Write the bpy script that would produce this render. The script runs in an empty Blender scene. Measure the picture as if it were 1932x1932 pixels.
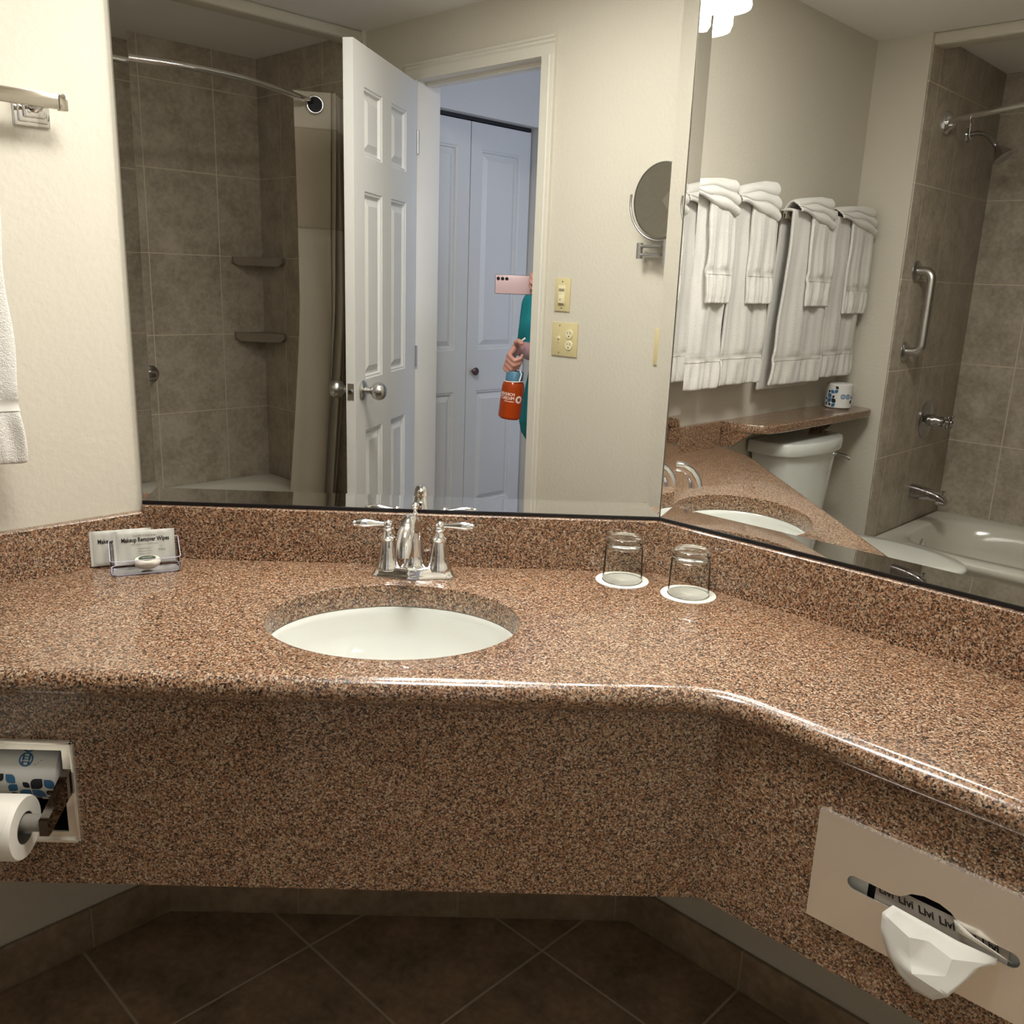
import bpy, bmesh, math, random
from mathutils import Vector, Matrix, noise
sc = bpy.context.scene
COL = sc.collection
PI = math.pi

# ---------------------------------------------------------------- camera
FPX, PPX, PPY = 1700.9, 970.7, 966.01
YAW, PITCH, ROLL = math.radians(1.25977), math.radians(14.49272), math.radians(2.15029)
CAM = Vector((0.72364, -1.80111, 1.44038))
fw = Vector((math.sin(YAW)*math.cos(PITCH), math.cos(YAW)*math.cos(PITCH), -math.sin(PITCH)))
rt = fw.cross(Vector((0, 0, 1))).normalized(); up = rt.cross(fw)
rt2 = math.cos(ROLL)*rt + math.sin(ROLL)*up
up2 = -math.sin(ROLL)*rt + math.cos(ROLL)*up
cd = bpy.data.cameras.new('camera'); cam = bpy.data.objects.new('camera', cd); COL.objects.link(cam)
m3 = Matrix((rt2, up2, -fw)).transposed()
cam.matrix_world = Matrix.Translation(CAM) @ m3.to_4x4()
cd.sensor_width = 36; cd.sensor_fit = 'HORIZONTAL'; cd.lens = FPX/1932*36
cd.shift_x = -(PPX-966)/1932; cd.shift_y = (PPY-966)/1932
cd.clip_start = 0.01; cd.clip_end = 50
sc.camera = cam

# ---------------------------------------------------------------- world, lights, exposure
wd = bpy.data.worlds.new('world'); sc.world = wd; wd.use_nodes = True
wd.node_tree.nodes['Background'].inputs[0].default_value = (0.72, 0.78, 1.0, 1)
wd.node_tree.nodes['Background'].inputs[1].default_value = 0.25
sc.view_settings.view_transform = 'Standard'; sc.view_settings.look = 'None'
sc.view_settings.exposure = 0.22; sc.view_settings.gamma = 1.0; sc.view_settings.use_curve_mapping = False
LAMP = 18.0       # emission of the frosted vanity shades
SQ = math.sqrt(0.5); OX = OY = 0.5332218

def W(a, b, z=0.0):                      # room coordinates (along right wall, along left wall) to world
    return Vector((OX + (a-b)*SQ, OY - (a+b)*SQ, z))

def area(name, loc, target, sx, sy, power, col):
    l = bpy.data.lights.new(name, 'AREA'); l.shape = 'RECTANGLE'; l.size = sx; l.size_y = sy
    l.energy = power; l.color = col
    o = bpy.data.objects.new(name, l); COL.objects.link(o); o.location = loc
    o.rotation_euler = (Vector(target)-Vector(loc)).to_track_quat('-Z', 'Y').to_euler()
    return o
# added area light for assumed hall daylight beyond the bathroom door, no window built
area('assumed_hall_daylight', W(2.35, 0.35, 1.5), W(2.35, 2.3, 1.2), 0.8, 1.3, 15.0, (0.60, 0.70, 1.0))
# added fill light under the ceiling for overall brightness, not a room fixture
area('added_ceiling_fill', W(0.95, 0.90, 2.425), W(0.95, 0.90, 0), 0.4, 0.4, 20.0, (1.0, 0.975, 0.92))

# ---------------------------------------------------------------- materials
def lin(h):
    h = h.lstrip('#'); v = [int(h[i:i+2], 16)/255 for i in (0, 2, 4)]
    return tuple(x/12.92 if x <= 0.04045 else ((x+0.055)/1.055)**2.4 for x in v) + (1,)

def pmat(name, col, rough=0.5, metal=0.0, **k):
    m = bpy.data.materials.new(name); m.use_nodes = True
    b = m.node_tree.nodes['Principled BSDF']
    b.inputs['Base Color'].default_value = col if len(col) == 4 else (*col, 1)
    b.inputs['Roughness'].default_value = rough; b.inputs['Metallic'].default_value = metal
    for kk, v in k.items(): b.inputs[kk.replace('_', ' ')].default_value = v
    return m

def N(m, t, **k):
    n = m.node_tree.nodes.new(t)
    for a, v in k.items():
        if a in n.inputs: n.inputs[a].default_value = v
        else: setattr(n, a, v)
    return n
def L(m, a, b): m.node_tree.links.new(a, b)
def bsdf(m): return m.node_tree.nodes['Principled BSDF']
def ramp(m, stops, interp='LINEAR'):
    r = N(m, 'ShaderNodeValToRGB'); r.color_ramp.interpolation = interp
    els = r.color_ramp.elements
    while len(els) < len(stops): els.new(0.5)
    for e, (p, c) in zip(els, stops): e.position = p; e.color = c
    return r
def bump(m, src, strength, dist, chain=None):
    b = N(m, 'ShaderNodeBump'); b.inputs['Strength'].default_value = strength; b.inputs['Distance'].default_value = dist
    L(m, src, b.inputs['Height'])
    if chain: L(m, chain, b.inputs['Normal'])
    L(m, b.outputs['Normal'], bsdf(m).inputs['Normal']); return b

def painted(name, col, scale=90, strength=0.25, dist=0.0015, rough=0.55):
    m = pmat(name, col, rough)
    tc = N(m, 'ShaderNodeTexCoord'); n = N(m, 'ShaderNodeTexNoise'); n.inputs['Scale'].default_value = scale
    n.inputs['Detail'].default_value = 3; L(m, tc.outputs['Object'], n.inputs['Vector'])
    bump(m, n.outputs['Fac'], strength, dist); return m

def granite():
    m = pmat('granite', (0.3, 0.2, 0.15, 1), 0.30)
    tc = N(m, 'ShaderNodeTexCoord')
    nz = N(m, 'ShaderNodeTexNoise'); nz.inputs['Scale'].default_value = 260; nz.inputs['Detail'].default_value = 3
    L(m, tc.outputs['Object'], nz.inputs['Vector'])
    mx = N(m, 'ShaderNodeVectorMath', operation='MULTIPLY_ADD'); mx.inputs[1].default_value = (0.0045,)*3
    L(m, nz.outputs['Color'], mx.inputs[0]); L(m, tc.outputs['Object'], mx.inputs[2])
    v = N(m, 'ShaderNodeTexVoronoi'); v.inputs['Scale'].default_value = 420; L(m, mx.outputs[0], v.inputs['Vector'])
    sp = N(m, 'ShaderNodeSeparateColor'); L(m, v.outputs['Color'], sp.inputs[0])
    r = ramp(m, [(0.0, lin('#241b16')), (0.13, lin('#5b4130')), (0.28, lin('#895f42')), (0.48, lin('#a27a5b')),
                 (0.66, lin('#b4967b')), (0.83, lin('#c3ae95')), (0.95, lin('#8f8576'))], 'CONSTANT')
    L(m, sp.outputs[0], r.inputs['Fac'])
    n2 = N(m, 'ShaderNodeTexNoise'); n2.inputs['Scale'].default_value = 330; n2.inputs['Detail'].default_value = 2
    L(m, tc.outputs['Object'], n2.inputs['Vector'])
    r2 = ramp(m, [(0.38, (0.45, 0.43, 0.40, 1)), (0.54, (1, 1, 1, 1))]); L(m, n2.outputs['Fac'], r2.inputs['Fac'])
    mm = N(m, 'ShaderNodeMix', data_type='RGBA', blend_type='MULTIPLY'); mm.inputs[0].default_value = 1.0
    L(m, r.outputs[0], mm.inputs[6]); L(m, r2.outputs[0], mm.inputs[7])
    L(m, mm.outputs[2], bsdf(m).inputs['Base Color'])
    bsdf(m).inputs['Coat Weight'].default_value = 0.55; bsdf(m).inputs['Coat Roughness'].default_value = 0.03
    return m

def tile(name, axis, u0, du, v0, dv, c1, c2, grout, vaxis=2, gw=0.005, rough=0.35, flipu=False):
    m = pmat(name, c1, rough)
    tc = N(m, 'ShaderNodeTexCoord'); s = N(m, 'ShaderNodeSeparateXYZ'); L(m, tc.outputs['Object'], s.inputs[0])
    def line(out, o0, d, flip):
        src = out
        if flip:
            f = N(m, 'ShaderNodeMath', operation='MULTIPLY'); f.inputs[1].default_value = -1; L(m, src, f.inputs[0]); src = f.outputs[0]
        a = N(m, 'ShaderNodeMath', operation='SUBTRACT'); a.inputs[1].default_value = o0 - 40*d - d/2; L(m, src, a.inputs[0])
        b = N(m, 'ShaderNodeMath', operation='MODULO'); b.inputs[1].default_value = d; L(m, a.outputs[0], b.inputs[0])
        c = N(m, 'ShaderNodeMath', operation='SUBTRACT'); c.inputs[1].default_value = d/2; L(m, b.outputs[0], c.inputs[0])
        e = N(m, 'ShaderNodeMath', operation='ABSOLUTE'); L(m, c.outputs[0], e.inputs[0]); return e.outputs[0]
    a = line(s.outputs[axis], u0, du, axis == 1); b = line(s.outputs[vaxis], v0, dv, vaxis == 1)
    mn = N(m, 'ShaderNodeMath', operation='MINIMUM'); L(m, a, mn.inputs[0]); L(m, b, mn.inputs[1])
    mr = N(m, 'ShaderNodeMapRange'); mr.inputs['From Min'].default_value = gw*0.35; mr.inputs['From Max'].default_value = gw*0.65
    L(m, mn.outputs[0], mr.inputs['Value'])
    n1 = N(m, 'ShaderNodeTexNoise'); n1.inputs['Scale'].default_value = 9; n1.inputs['Detail'].default_value = 6; n1.inputs['Roughness'].default_value = 0.65
    n2 = N(m, 'ShaderNodeTexNoise'); n2.inputs['Scale'].default_value = 55; n2.inputs['Detail'].default_value = 4
    L(m, tc.outputs['Object'], n1.inputs['Vector']); L(m, tc.outputs['Object'], n2.inputs['Vector'])
    ad = N(m, 'ShaderNodeMath', operation='MULTIPLY_ADD'); ad.inputs[1].default_value = 0.5; L(m, n2.outputs['Fac'], ad.inputs[0])
    sb = N(m, 'ShaderNodeMath', operation='SUBTRACT'); sb.inputs[1].default_value = 0.25; L(m, n1.outputs['Fac'], sb.inputs[0]); L(m, sb.outputs[0], ad.inputs[2])
    r = ramp(m, [(0.3, c2), (0.68, c1)]); L(m, ad.outputs[0], r.inputs['Fac'])
    mm = N(m, 'ShaderNodeMix', data_type='RGBA'); L(m, mr.outputs[0], mm.inputs[0]); mm.inputs[6].default_value = grout
    L(m, r.outputs[0], mm.inputs[7]); L(m, mm.outputs[2], bsdf(m).inputs['Base Color'])
    bp = bump(m, mr.outputs[0], 0.5, 0.002)
    bump(m, n2.outputs['Fac'], 0.12, 0.002, bp.outputs['Normal'])
    return m

def terry(name, col, sc_=420, st=0.9):
    m = pmat(name, col, 0.95); bsdf(m).inputs['Sheen Weight'].default_value = 0.3
    tc = N(m, 'ShaderNodeTexCoord'); n = N(m, 'ShaderNodeTexNoise'); n.inputs['Scale'].default_value = sc_; n.inputs['Detail'].default_value = 2
    n0 = N(m, 'ShaderNodeTexNoise'); n0.inputs['Scale'].default_value = 120; n0.inputs['Detail'].default_value = 2
    L(m, tc.outputs['Object'], n.inputs['Vector']); L(m, tc.outputs['Object'], n0.inputs['Vector'])
    b0 = bump(m, n0.outputs['Fac'], 0.35, 0.003); bump(m, n.outputs['Fac'], st*0.8, 0.003, b0.outputs['Normal'])
    return m

WALLC = lin('#cdc7b8')
M = {}
M['wall'] = painted('wall_paint', WALLC, 75, 0.35, 0.003)
M['ceil'] = painted('ceiling_paint', lin('#efece6'), 60, 0.2, 0.002, 0.8)
M['hall'] = painted('hall_paint', lin('#d0cdc6'), 75, 0.2, 0.002)
M['trim'] = pmat('trim_paint', lin('#d6d1c4'), 0.4)
M['door'] = pmat('door_paint', lin('#d2d1cc'), 0.4)
M['granite'] = granite()
C1, C2, GR = lin('#c4b9a8'), lin('#a09482'), lin('#d6cab4')
M['tile_back'] = tile('tile_tub_back', 0, 0.477, 0.36, 0.735, 0.381, C1, C2, GR)
M['shelf_stone'] = painted('shelf_stone', lin('#8f8372'), 40, 0.2, 0.001, 0.4)
M['tile_left'] = tile('tile_tub_left', 1, 2.50, 0.28, 0.735, 0.381, C1, C2, GR)
M['tile_right'] = tile('tile_tub_right', 1, 2.715, 0.36, 0.735, 0.381, C1, C2, GR)
F1, F2, FG = lin('#a68c72'), lin('#72604c'), lin('#b8a890')
M['floor'] = tile('tile_floor', 0, 0.322, 0.363, 0.225, 0.363, F1, F2, FG, vaxis=1, gw=0.006, rough=0.45)
B1, B2 = lin('#a8947a'), lin('#7f6c55')
M['base_back'] = tile('tile_base_back', 0, 0.30, 0.365, 5.0, 0.5, B1, B2, lin('#a3927a'))
M['base_left'] = tile('tile_base_left', 1, 0.93, 0.365, 5.0, 0.5, B1, B2, lin('#a3927a'))
M['base_right'] = tile('tile_base_right', 0, 1.05, 0.365, 5.0, 0.5, B1, B2, lin('#a3927a'))
M['chrome'] = pmat('chrome', (0.82, 0.82, 0.83, 1), 0.04, 1.0)
M['shower_chrome'] = pmat('shower_chrome', (0.50, 0.49, 0.50, 1), 0.07, 1.0)
M['dark_chrome'] = pmat('dark_chrome', (0.22, 0.20, 0.18, 1), 0.06, 1.0)
M['steel'] = pmat('brushed_steel', (0.56, 0.55, 0.53, 1), 0.28, 1.0)
M['plate_steel'] = pmat('polished_steel', (0.95, 0.91, 0.84, 1), 0.24, 0.8)
M['bar_steel'] = pmat('satin_bar', (0.60, 0.56, 0.50, 1), 0.10, 1.0)
def mirror_mat(name, col):
    m = pmat(name, col, 0.0, 1.0); return m
M['mirror'] = mirror_mat('mirror_silver', (0.86, 0.87, 0.86, 1))
M['glass_edge'] = pmat('mirror_glass_edge', (0.55, 0.6, 0.56, 1), 0.05, 0.0)
M['black'] = pmat('black_channel', (0.006, 0.006, 0.008, 1), 0.25)
M['porcelain'] = pmat('porcelain', lin('#d9dbd4'), 0.08); bsdf(M['porcelain']).inputs['Coat Weight'].default_value = 0.5
M['plastic_white'] = pmat('white_plastic', lin('#dcdcd2'), 0.18)
M['tubmat'] = pmat('tub_enamel', lin('#dcd8ca'), 0.12)
M['glass'] = pmat('clear_glass', (0.97, 1.0, 0.99, 1), 0.0, 0.0, Transmission_Weight=1.0, IOR=1.45)
M['acrylic'] = pmat('clear_acrylic', (0.95, 0.94, 0.98, 1), 0.03, 0.0, Transmission_Weight=1.0, IOR=1.3)
def thin(name, tint, ior, extra=0.0):
    m = bpy.data.materials.new(name); m.use_nodes = True; nt = m.node_tree; nt.nodes.remove(nt.nodes['Principled BSDF'])
    out = nt.nodes['Material Output']; t = N(m, 'ShaderNodeBsdfTransparent'); t.inputs[0].default_value = tint
    gl = N(m, 'ShaderNodeBsdfGlossy'); gl.inputs['Roughness'].default_value = 0.02
    f = N(m, 'ShaderNodeFresnel'); f.inputs['IOR'].default_value = ior
    a = N(m, 'ShaderNodeMath', operation='ADD'); a.inputs[1].default_value = extra; a.use_clamp = True; L(m, f.outputs[0], a.inputs[0])
    mx = N(m, 'ShaderNodeMixShader'); L(m, a.outputs[0], mx.inputs[0]); L(m, t.outputs[0], mx.inputs[1]); L(m, gl.outputs[0], mx.inputs[2])
    L(m, mx.outputs[0], out.inputs[0]); return m
M['acrylic_edge'] = pmat('acrylic_edge', lin('#cdc8d8'), 0.08)
M['thin_glass'] = thin('thin_glass', (0.96, 0.975, 0.97, 1), 1.13)
M['thin_acrylic'] = thin('thin_acrylic', (0.93, 0.92, 0.97, 1), 1.25, 0.0)
M['paper'] = pmat('white_paper', lin('#eeeadf'), 0.8)
M['coaster'] = pmat('coaster_paper', lin('#f1eee2'), 0.85)
M['tissue'] = pmat('tissue_paper', lin('#efebe2'), 0.9); bsdf(M['tissue']).inputs['Subsurface Weight'].default_value = 0.1
M['terry'] = terry('terry_cloth', lin('#e0ddd6'))
M['terry_band'] = pmat('towel_band', lin('#d9d6ce'), 0.8)
M['curtain'] = pmat('curtain_fabric', lin('#cfc6b4'), 0.85)
M['curtain_sheer'] = pmat('curtain_mesh', lin('#b8ad98'), 0.85)
M['almond'] = pmat('almond_plastic', lin('#cfc193'), 0.35)
M['almond_dark'] = pmat('almond_shadow', lin('#6d624a'), 0.5)
M['almond_light'] = pmat('almond_light', lin('#e0d6b2'), 0.3)
M['dark'] = pmat('dark_slot', (0.01, 0.01, 0.012, 1), 0.5)
M['grey_plastic'] = pmat('grey_plastic', lin('#86827a'), 0.35)
M['wrap'] = pmat('roll_wrapper', lin('#d9d9d4'), 0.5)
M['blue'] = pmat('wrapper_blue', lin('#2f6690'), 0.5)
M['navy'] = pmat('wrapper_navy', lin('#11141f'), 0.5)
M['packet'] = pmat('wipe_foil', lin('#c9c8c0'), 0.4)
M['ink'] = pmat('black_ink', (0.01, 0.01, 0.01, 1), 0.5)
M['greenink'] = pmat('soap_seal_green', lin('#3d4a33'), 0.5)
M['soap'] = pmat('soap_wrap', lin('#e9e5d2'), 0.4)
M['film'] = pmat('printed_film', lin('#a39c94'), 0.35)
M['skin'] = pmat('skin', lin('#c08a7c'), 0.5)
M['nail'] = pmat('nail_polish', lin('#9a5a5c'), 0.25)
M['teal'] = pmat('teal_knit', lin('#0f7f86'), 0.85)
M['trousers'] = pmat('dark_trousers', lin('#20222a'), 0.85)
M['hair'] = pmat('hair_brown', lin('#5a4433'), 0.6)
M['phone'] = pmat('phone_pink', lin('#c9aeb2'), 0.25)
M['phone_frame'] = pmat('phone_frame', lin('#8d8796'), 0.25, 0.6)
M['orange'] = pmat('orange_bottle', lin('#d0541c'), 0.08, 0.0, Transmission_Weight=0.55, IOR=1.3)
M['lid_blue'] = pmat('bottle_lid', lin('#4d7c96'), 0.4)
M['gold'] = pmat('ring_gold', (0.9, 0.7, 0.4, 1), 0.15, 1.0)
M['knob_brown'] = pmat('brown_knob', lin('#4a3238'), 0.35)
M['white_print'] = pmat('white_print', lin('#e8e0d8'), 0.5)
M['shade'] = pmat('frosted_shade', (1, 1, 1, 1), 0.5)
bsdf(M['shade']).inputs['Emission Color'].default_value = (1.0, 0.965, 0.905, 1); bsdf(M['shade']).inputs['Emission Strength'].default_value = LAMP*0.26
M['bulb'] = pmat('lit_bulb', (1, 1, 1, 1), 0.5); bsdf(M['bulb']).inputs['Emission Color'].default_value = (1.0, 0.965, 0.905, 1); bsdf(M['bulb']).inputs['Emission Strength'].default_value = LAMP*2.6

# ---------------------------------------------------------------- mesh helper
class G:
    """Collects shapes in frame coordinates: 'w' world x,y,z or 'r' room a,b,z."""
    def __init__(s, frame='w'): s.bm = bmesh.new(); s.f = frame
    def c(s, p): return Vector((p[0], -p[1], p[2])) if s.f == 'r' else Vector(p)
    def verts(s, pts): return [s.bm.verts.new(s.c(p)) for p in pts]
    def poly(s, pts): s.bm.faces.new(s.verts(pts)); return s
    def box(s, x0, x1, y0, y1, z0, z1, bev=0.0, seg=2):
        t = bmesh.new(); bmesh.ops.create_cube(t, size=1)
        for v in t.verts: v.co = Vector(((x0+x1)/2+v.co.x*(x1-x0), (y0+y1)/2+v.co.y*(y1-y0), (z0+z1)/2+v.co.z*(z1-z0)))
        if bev > 0: bmesh.ops.bevel(t, geom=list(t.edges), offset=bev, segments=seg, profile=0.5, affect='EDGES')
        s.absorb(t); return s
    def absorb(s, t, mat=None):
        mp = {}
        for v in t.verts: mp[v] = s.bm.verts.new(s.c((mat @ v.co) if mat else v.co))
        for f in t.faces:
            try: s.bm.faces.new([mp[v] for v in f.verts])
            except ValueError: pass
        t.free()
    def loft(s, rings, cap0=True, cap1=True, closed=True):
        R_ = [s.verts(r) for r in rings]; n = len(R_[0])
        for i in range(len(R_)-1):
            for j in range(n if closed else n-1):
                k = (j+1) % n
                s.bm.faces.new((R_[i][j], R_[i][k], R_[i+1][k], R_[i+1][j]))
        if cap0: s.bm.faces.new(R_[0])
        if cap1: s.bm.faces.new(R_[-1][::-1])
        return s
    def tube(s, pts, r, n=14, cap=True):
        P = [Vector(p) for p in pts]; rr = r if isinstance(r, (list, tuple)) else [r]*len(P); rings = []
        t0 = (P[1]-P[0]).normalized(); ref = Vector((0, 0, 1)) if abs(t0.z) < 0.9 else Vector((1, 0, 0))
        u = t0.cross(ref).normalized()
        for i, p in enumerate(P):
            t = (P[min(i+1, len(P)-1)]-P[max(i-1, 0)]).normalized()
            u = (u - t*u.dot(t)).normalized(); v = t.cross(u)
            rings.append([p + rr[i]*(math.cos(2*PI*j/n)*u + math.sin(2*PI*j/n)*v) for j in range(n)])
        return s.loft(rings, cap, cap)
    def lathe(s, prof, o=(0, 0, 0), ax=(0, 0, 1), n=32, cap0=True, cap1=True, sx=1.0):
        a = Vector(ax).normalized(); ref = Vector((1, 0, 0)) if abs(a.x) < 0.9 else Vector((0, 1, 0))
        u = (ref - a*ref.dot(a)).normalized(); v = a.cross(u); o = Vector(o)
        rings = [[o + a*h + max(r, 1e-5)*(sx*math.cos(2*PI*j/n)*u + math.sin(2*PI*j/n)*v) for j in range(n)] for r, h in prof]
        return s.loft(rings, cap0, cap1)
    def ball(s, c, r, n=20, m=12, sc_=(1, 1, 1)):
        rings = []
        for i in range(m+1):
            th = PI*i/m; rings.append([(c[0]+sc_[0]*max(r*math.sin(th), 1e-5)*math.cos(2*PI*j/n), c[1]+sc_[1]*max(r*math.sin(th), 1e-5)*math.sin(2*PI*j/n), c[2]+sc_[2]*r*math.cos(th)) for j in range(n)])
        return s.loft(rings)
    def grid(s, f, nu, nv):
        V = [[s.bm.verts.new(s.c(f(i/nu, j/nv))) for j in range(nv+1)] for i in range(nu+1)]
        for i in range(nu):
            for j in range(nv): s.bm.faces.new((V[i][j], V[i+1][j], V[i+1][j+1], V[i][j+1]))
        return s
    def plate(s, outer, holes, P, d):
        """flat plate with holes; P(u,v)->point, d = thickness vector"""
        d = Vector(d); t = bmesh.new(); loops = []
        for lp in [outer]+list(holes):
            vs = [t.verts.new((u, v, 0)) for u, v in lp]; loops.append(vs)
            for i in range(len(vs)): t.edges.new((vs[i], vs[(i+1) % len(vs)]))
        bmesh.ops.triangle_fill(t, edges=list(t.edges), use_beauty=True)
        top, bot = {}, {}
        for v in t.verts:
            p = Vector(P(v.co.x, v.co.y)); top[v] = s.bm.verts.new(s.c(p)); bot[v] = s.bm.verts.new(s.c(p+d))
        for f in t.faces:
            s.bm.faces.new([top[v] for v in f.verts]); s.bm.faces.new([bot[v] for v in reversed(f.verts)])
        for vs in loops:
            for i in range(len(vs)):
                a, b = vs[i], vs[(i+1) % len(vs)]; s.bm.faces.new((top[a], top[b], bot[b], bot[a]))
        t.free(); return s
    def make(s, name, mat, parent=None, base=None, ang=40, weld=False, mods=()):
        if weld: bmesh.ops.remove_doubles(s.bm, verts=s.bm.verts, dist=1e-5)
        bmesh.ops.recalc_face_normals(s.bm, faces=s.bm.faces)
        if base is None: base = parent['_b'] if parent is not None and '_b' in parent else (0, 0, 0)
        off = s.c(tuple(base))
        bmesh.ops.translate(s.bm, verts=s.bm.verts, vec=-off)
        me = bpy.data.meshes.new(name); s.bm.to_mesh(me); s.bm.free()
        for p in me.polygons: p.use_smooth = True
        try: me.set_sharp_from_angle(angle=math.radians(ang))
        except Exception: pass
        if mat is not None: me.materials.append(M[mat] if isinstance(mat, str) else mat)
        o = bpy.data.objects.new(name, me); COL.objects.link(o)
        if parent is not None:
            o.parent = parent
            if '_b' not in parent or True: o['_b'] = tuple(base)
            if parent.get('_off'): pass
        else:
            o['_b'] = tuple(base); o['_f'] = s.f
            if s.f == 'r': o.location = W(*base); o.rotation_euler = (0, 0, -PI/4)
            else: o.location = base
        for t_, kw in mods:
            md = o.modifiers.new(t_.lower(), t_)
            for a, v in kw.items(): setattr(md, a, v)
        return o

def tag(o, label=None, cat=None, group=None, kind=None):
    if label: o['label'] = label
    if cat: o['category'] = cat
    if group: o['group'] = group
    if kind: o['kind'] = kind
    return o
def thing(name, label, cat, base, frame='w', group=None):
    o = bpy.data.objects.new(name, None); COL.objects.link(o); o.empty_display_size = 0.05
    o['_b'] = tuple(base)
    if frame == 'r': o.location = W(*base); o.rotation_euler = (0, 0, -PI/4)
    else: o.location = base
    return tag(o, label, cat, group)
def struct(g, name, mat, **k):
    return tag(g.make(name, mat, **k), kind='structure')
def text(name, s, size, mat, parent, org, xd, yd, frame='w', align='CENTER', thick=0.0003, stretch=1.0, bold=0.0):
    cu = bpy.data.curves.new('t', 'FONT'); cu.body = s; cu.size = size; cu.align_x = align; cu.align_y = 'CENTER'
    cu.offset = bold; cu.resolution_u = 3
    to = bpy.data.objects.new('t', cu); COL.objects.link(to); dg = bpy.context.evaluated_depsgraph_get(); dg.update()
    me = bpy.data.meshes.new_from_object(to.evaluated_get(dg)); bpy.data.objects.remove(to)
    g = G(frame); xd = Vector(xd).normalized(); yd = Vector(yd).normalized(); nd = xd.cross(yd); org = Vector(org)
    t = bmesh.new(); t.from_mesh(me)
    for v in t.verts: v.co = org + xd*v.co.x*stretch + yd*v.co.y
    g.absorb(t); bpy.data.meshes.remove(me)
    return g.make(name, mat, parent)

def dup(root, loc=None, rotz=None):
    r = root.copy(); COL.objects.link(r)
    if loc is not None: r.location = loc
    if rotz is not None: r.rotation_euler = (0, 0, rotz)
    for ch in list(root.children):
        c = ch.copy(); COL.objects.link(c); c.parent = r
        for gch in ch.children:
            d = gch.copy(); COL.objects.link(d); d.parent = c
    return r

# ---------------------------------------------------------------- room shell
S = 1.06644; A0 = S*SQ            # the diagonal vanity wall cuts the corner at a=b=A0
H = 2.434; AW = 1.80              # ceiling, door wall
ZC = 0.8587; ZS = 0.9686          # counter top, splash top
g = G('r'); g.box(-0.12, 3.3, -0.12, 3.5, -0.1, 0.0); struct(g, 'floor', 'floor')
g = G('r'); g.box(-0.12, 3.3, -0.12, 3.5, H, H+0.1); struct(g, 'ceiling', 'ceil')
g = G('r'); g.box(-0.12, 0, 0.55, 3.5, 0, H); struct(g, 'wall_left', 'wall')
g = G('r'); g.box(0.55, 3.3, -0.12, 0, 0, H); struct(g, 'wall_right', 'wall')
g = G('w'); g.box(-0.02, S+0.02, 0, 0.12, 0, H); struct(g, 'wall_back', 'wall')
g = G('r'); g.box(0, 0.222, 2.402, 3.5, 0, H); struct(g, 'wall_stub', 'wall')
g = G('r')
DB0, DB1, DZ = 1.363, 2.055, 2.205   # door opening
JD0, JD1 = DB0-0.012, DB1+0.012
g.box(AW, 1.92, -0.12, JD0-0.01, 0, H); g.box(AW, 1.92, JD1+0.01, 3.5, 0, H); g.box(AW, 1.92, JD0-0.01, JD1+0.01, DZ+0.02, H)
struct(g, 'wall_door', 'wall')
g = G('r'); g.box(0.222, 0.23, 2.402, 3.30, 0, H, 0.003); struct(g, 'wall_tub_left', 'tile_left')
g = G('r'); g.box(0.20, 1.80, 3.28, 3.40, 0, H); struct(g, 'wall_tub_back', 'tile_back')
g = G('r'); g.box(1.793, 1.801, 2.415, 3.30, 0, H, 0.002); struct(g, 'wall_tub_right', 'tile_right')
g = G('r'); g.box(1.780, 1.801, 2.398, 2.415, 0, H); struct(g, 'trim_8', 'trim')
g = G('r'); g.box(0.222, AW, 2.402, 2.50, 2.388, H, 0.012, 4); struct(g, 'trim_1', 'wall')
# tile baseboards
g = G('w'); g.box(0.0, S, -0.01, 0, 0, 0.0987, 0.002); struct(g, 'baseboard_back', 'base_back')
g = G('r'); g.box(0, 0.01, A0, 2.40, 0, 0.0987, 0.002); struct(g, 'baseboard_left', 'base_left')
g = G('r'); g.box(A0, AW, 0, 0.01, 0, 0.0987, 0.002); struct(g, 'baseboard_right', 'base_right')
# door jamb and casing
g = G('r'); g.box(AW-0.004, 1.924, JD0-0.01, DB0, 0, DZ+0.01, 0.002); struct(g, 'trim_2', 'trim')
g = G('r'); g.box(AW-0.004, 1.924, DB1, JD1+0.01, 0, DZ+0.01, 0.002); struct(g, 'trim_3', 'trim')
g = G('r'); g.box(AW-0.004, 1.924, JD0, JD1, DZ-0.002, DZ+0.02, 0.002); g.box(1.845, 1.89, DB0, DB1, DZ-0.016, DZ); struct(g, 'trim_4', 'trim')
def casing(name, pts):
    # moulded strip: flat board plus two beads, swept along the wall
    g = G('r'); (b0, z0), (b1, z1), out = pts
    d = Vector((0, b1-b0, z1-z0)); L_ = d.length; d.normalize(); o = Vector((0, out[0], out[1]))
    prof = [(0, 0), (0, .010), (.035, .012), (.040, .016), (.044, .012), (.050, .012), (.055, .018), (.062, .018), (.065, .012), (.065, 0)]
    rings = []
    for end, sgn in ((0, 1), (1, -1)):
        ring = []
        for w, h in prof:
            p = Vector((AW - h, b0, z0)) + d*(L_*end) + o*w
            ring.append(p)
        rings.append(ring)
    g.loft(rings); return struct(g, name, 'trim', ang=25)
casing('trim_5', ((DB0, 0), (DB0, DZ), (-1, 0)))
casing('trim_6', ((DB0-0.065, DZ), (DB1+0.065, DZ), (0, 1)))
casing('trim_7', ((DB1, 0), (DB1, DZ), (1, 0)))
g = G('r'); g.box(1.862, 1.892, 1.3625, 1.3650, 0.96, 1.09); 
strike = g.make('strike_plate', 'steel'); tag(strike, 'small steel strike plate on the door jamb edge', 'strike plate')
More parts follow.
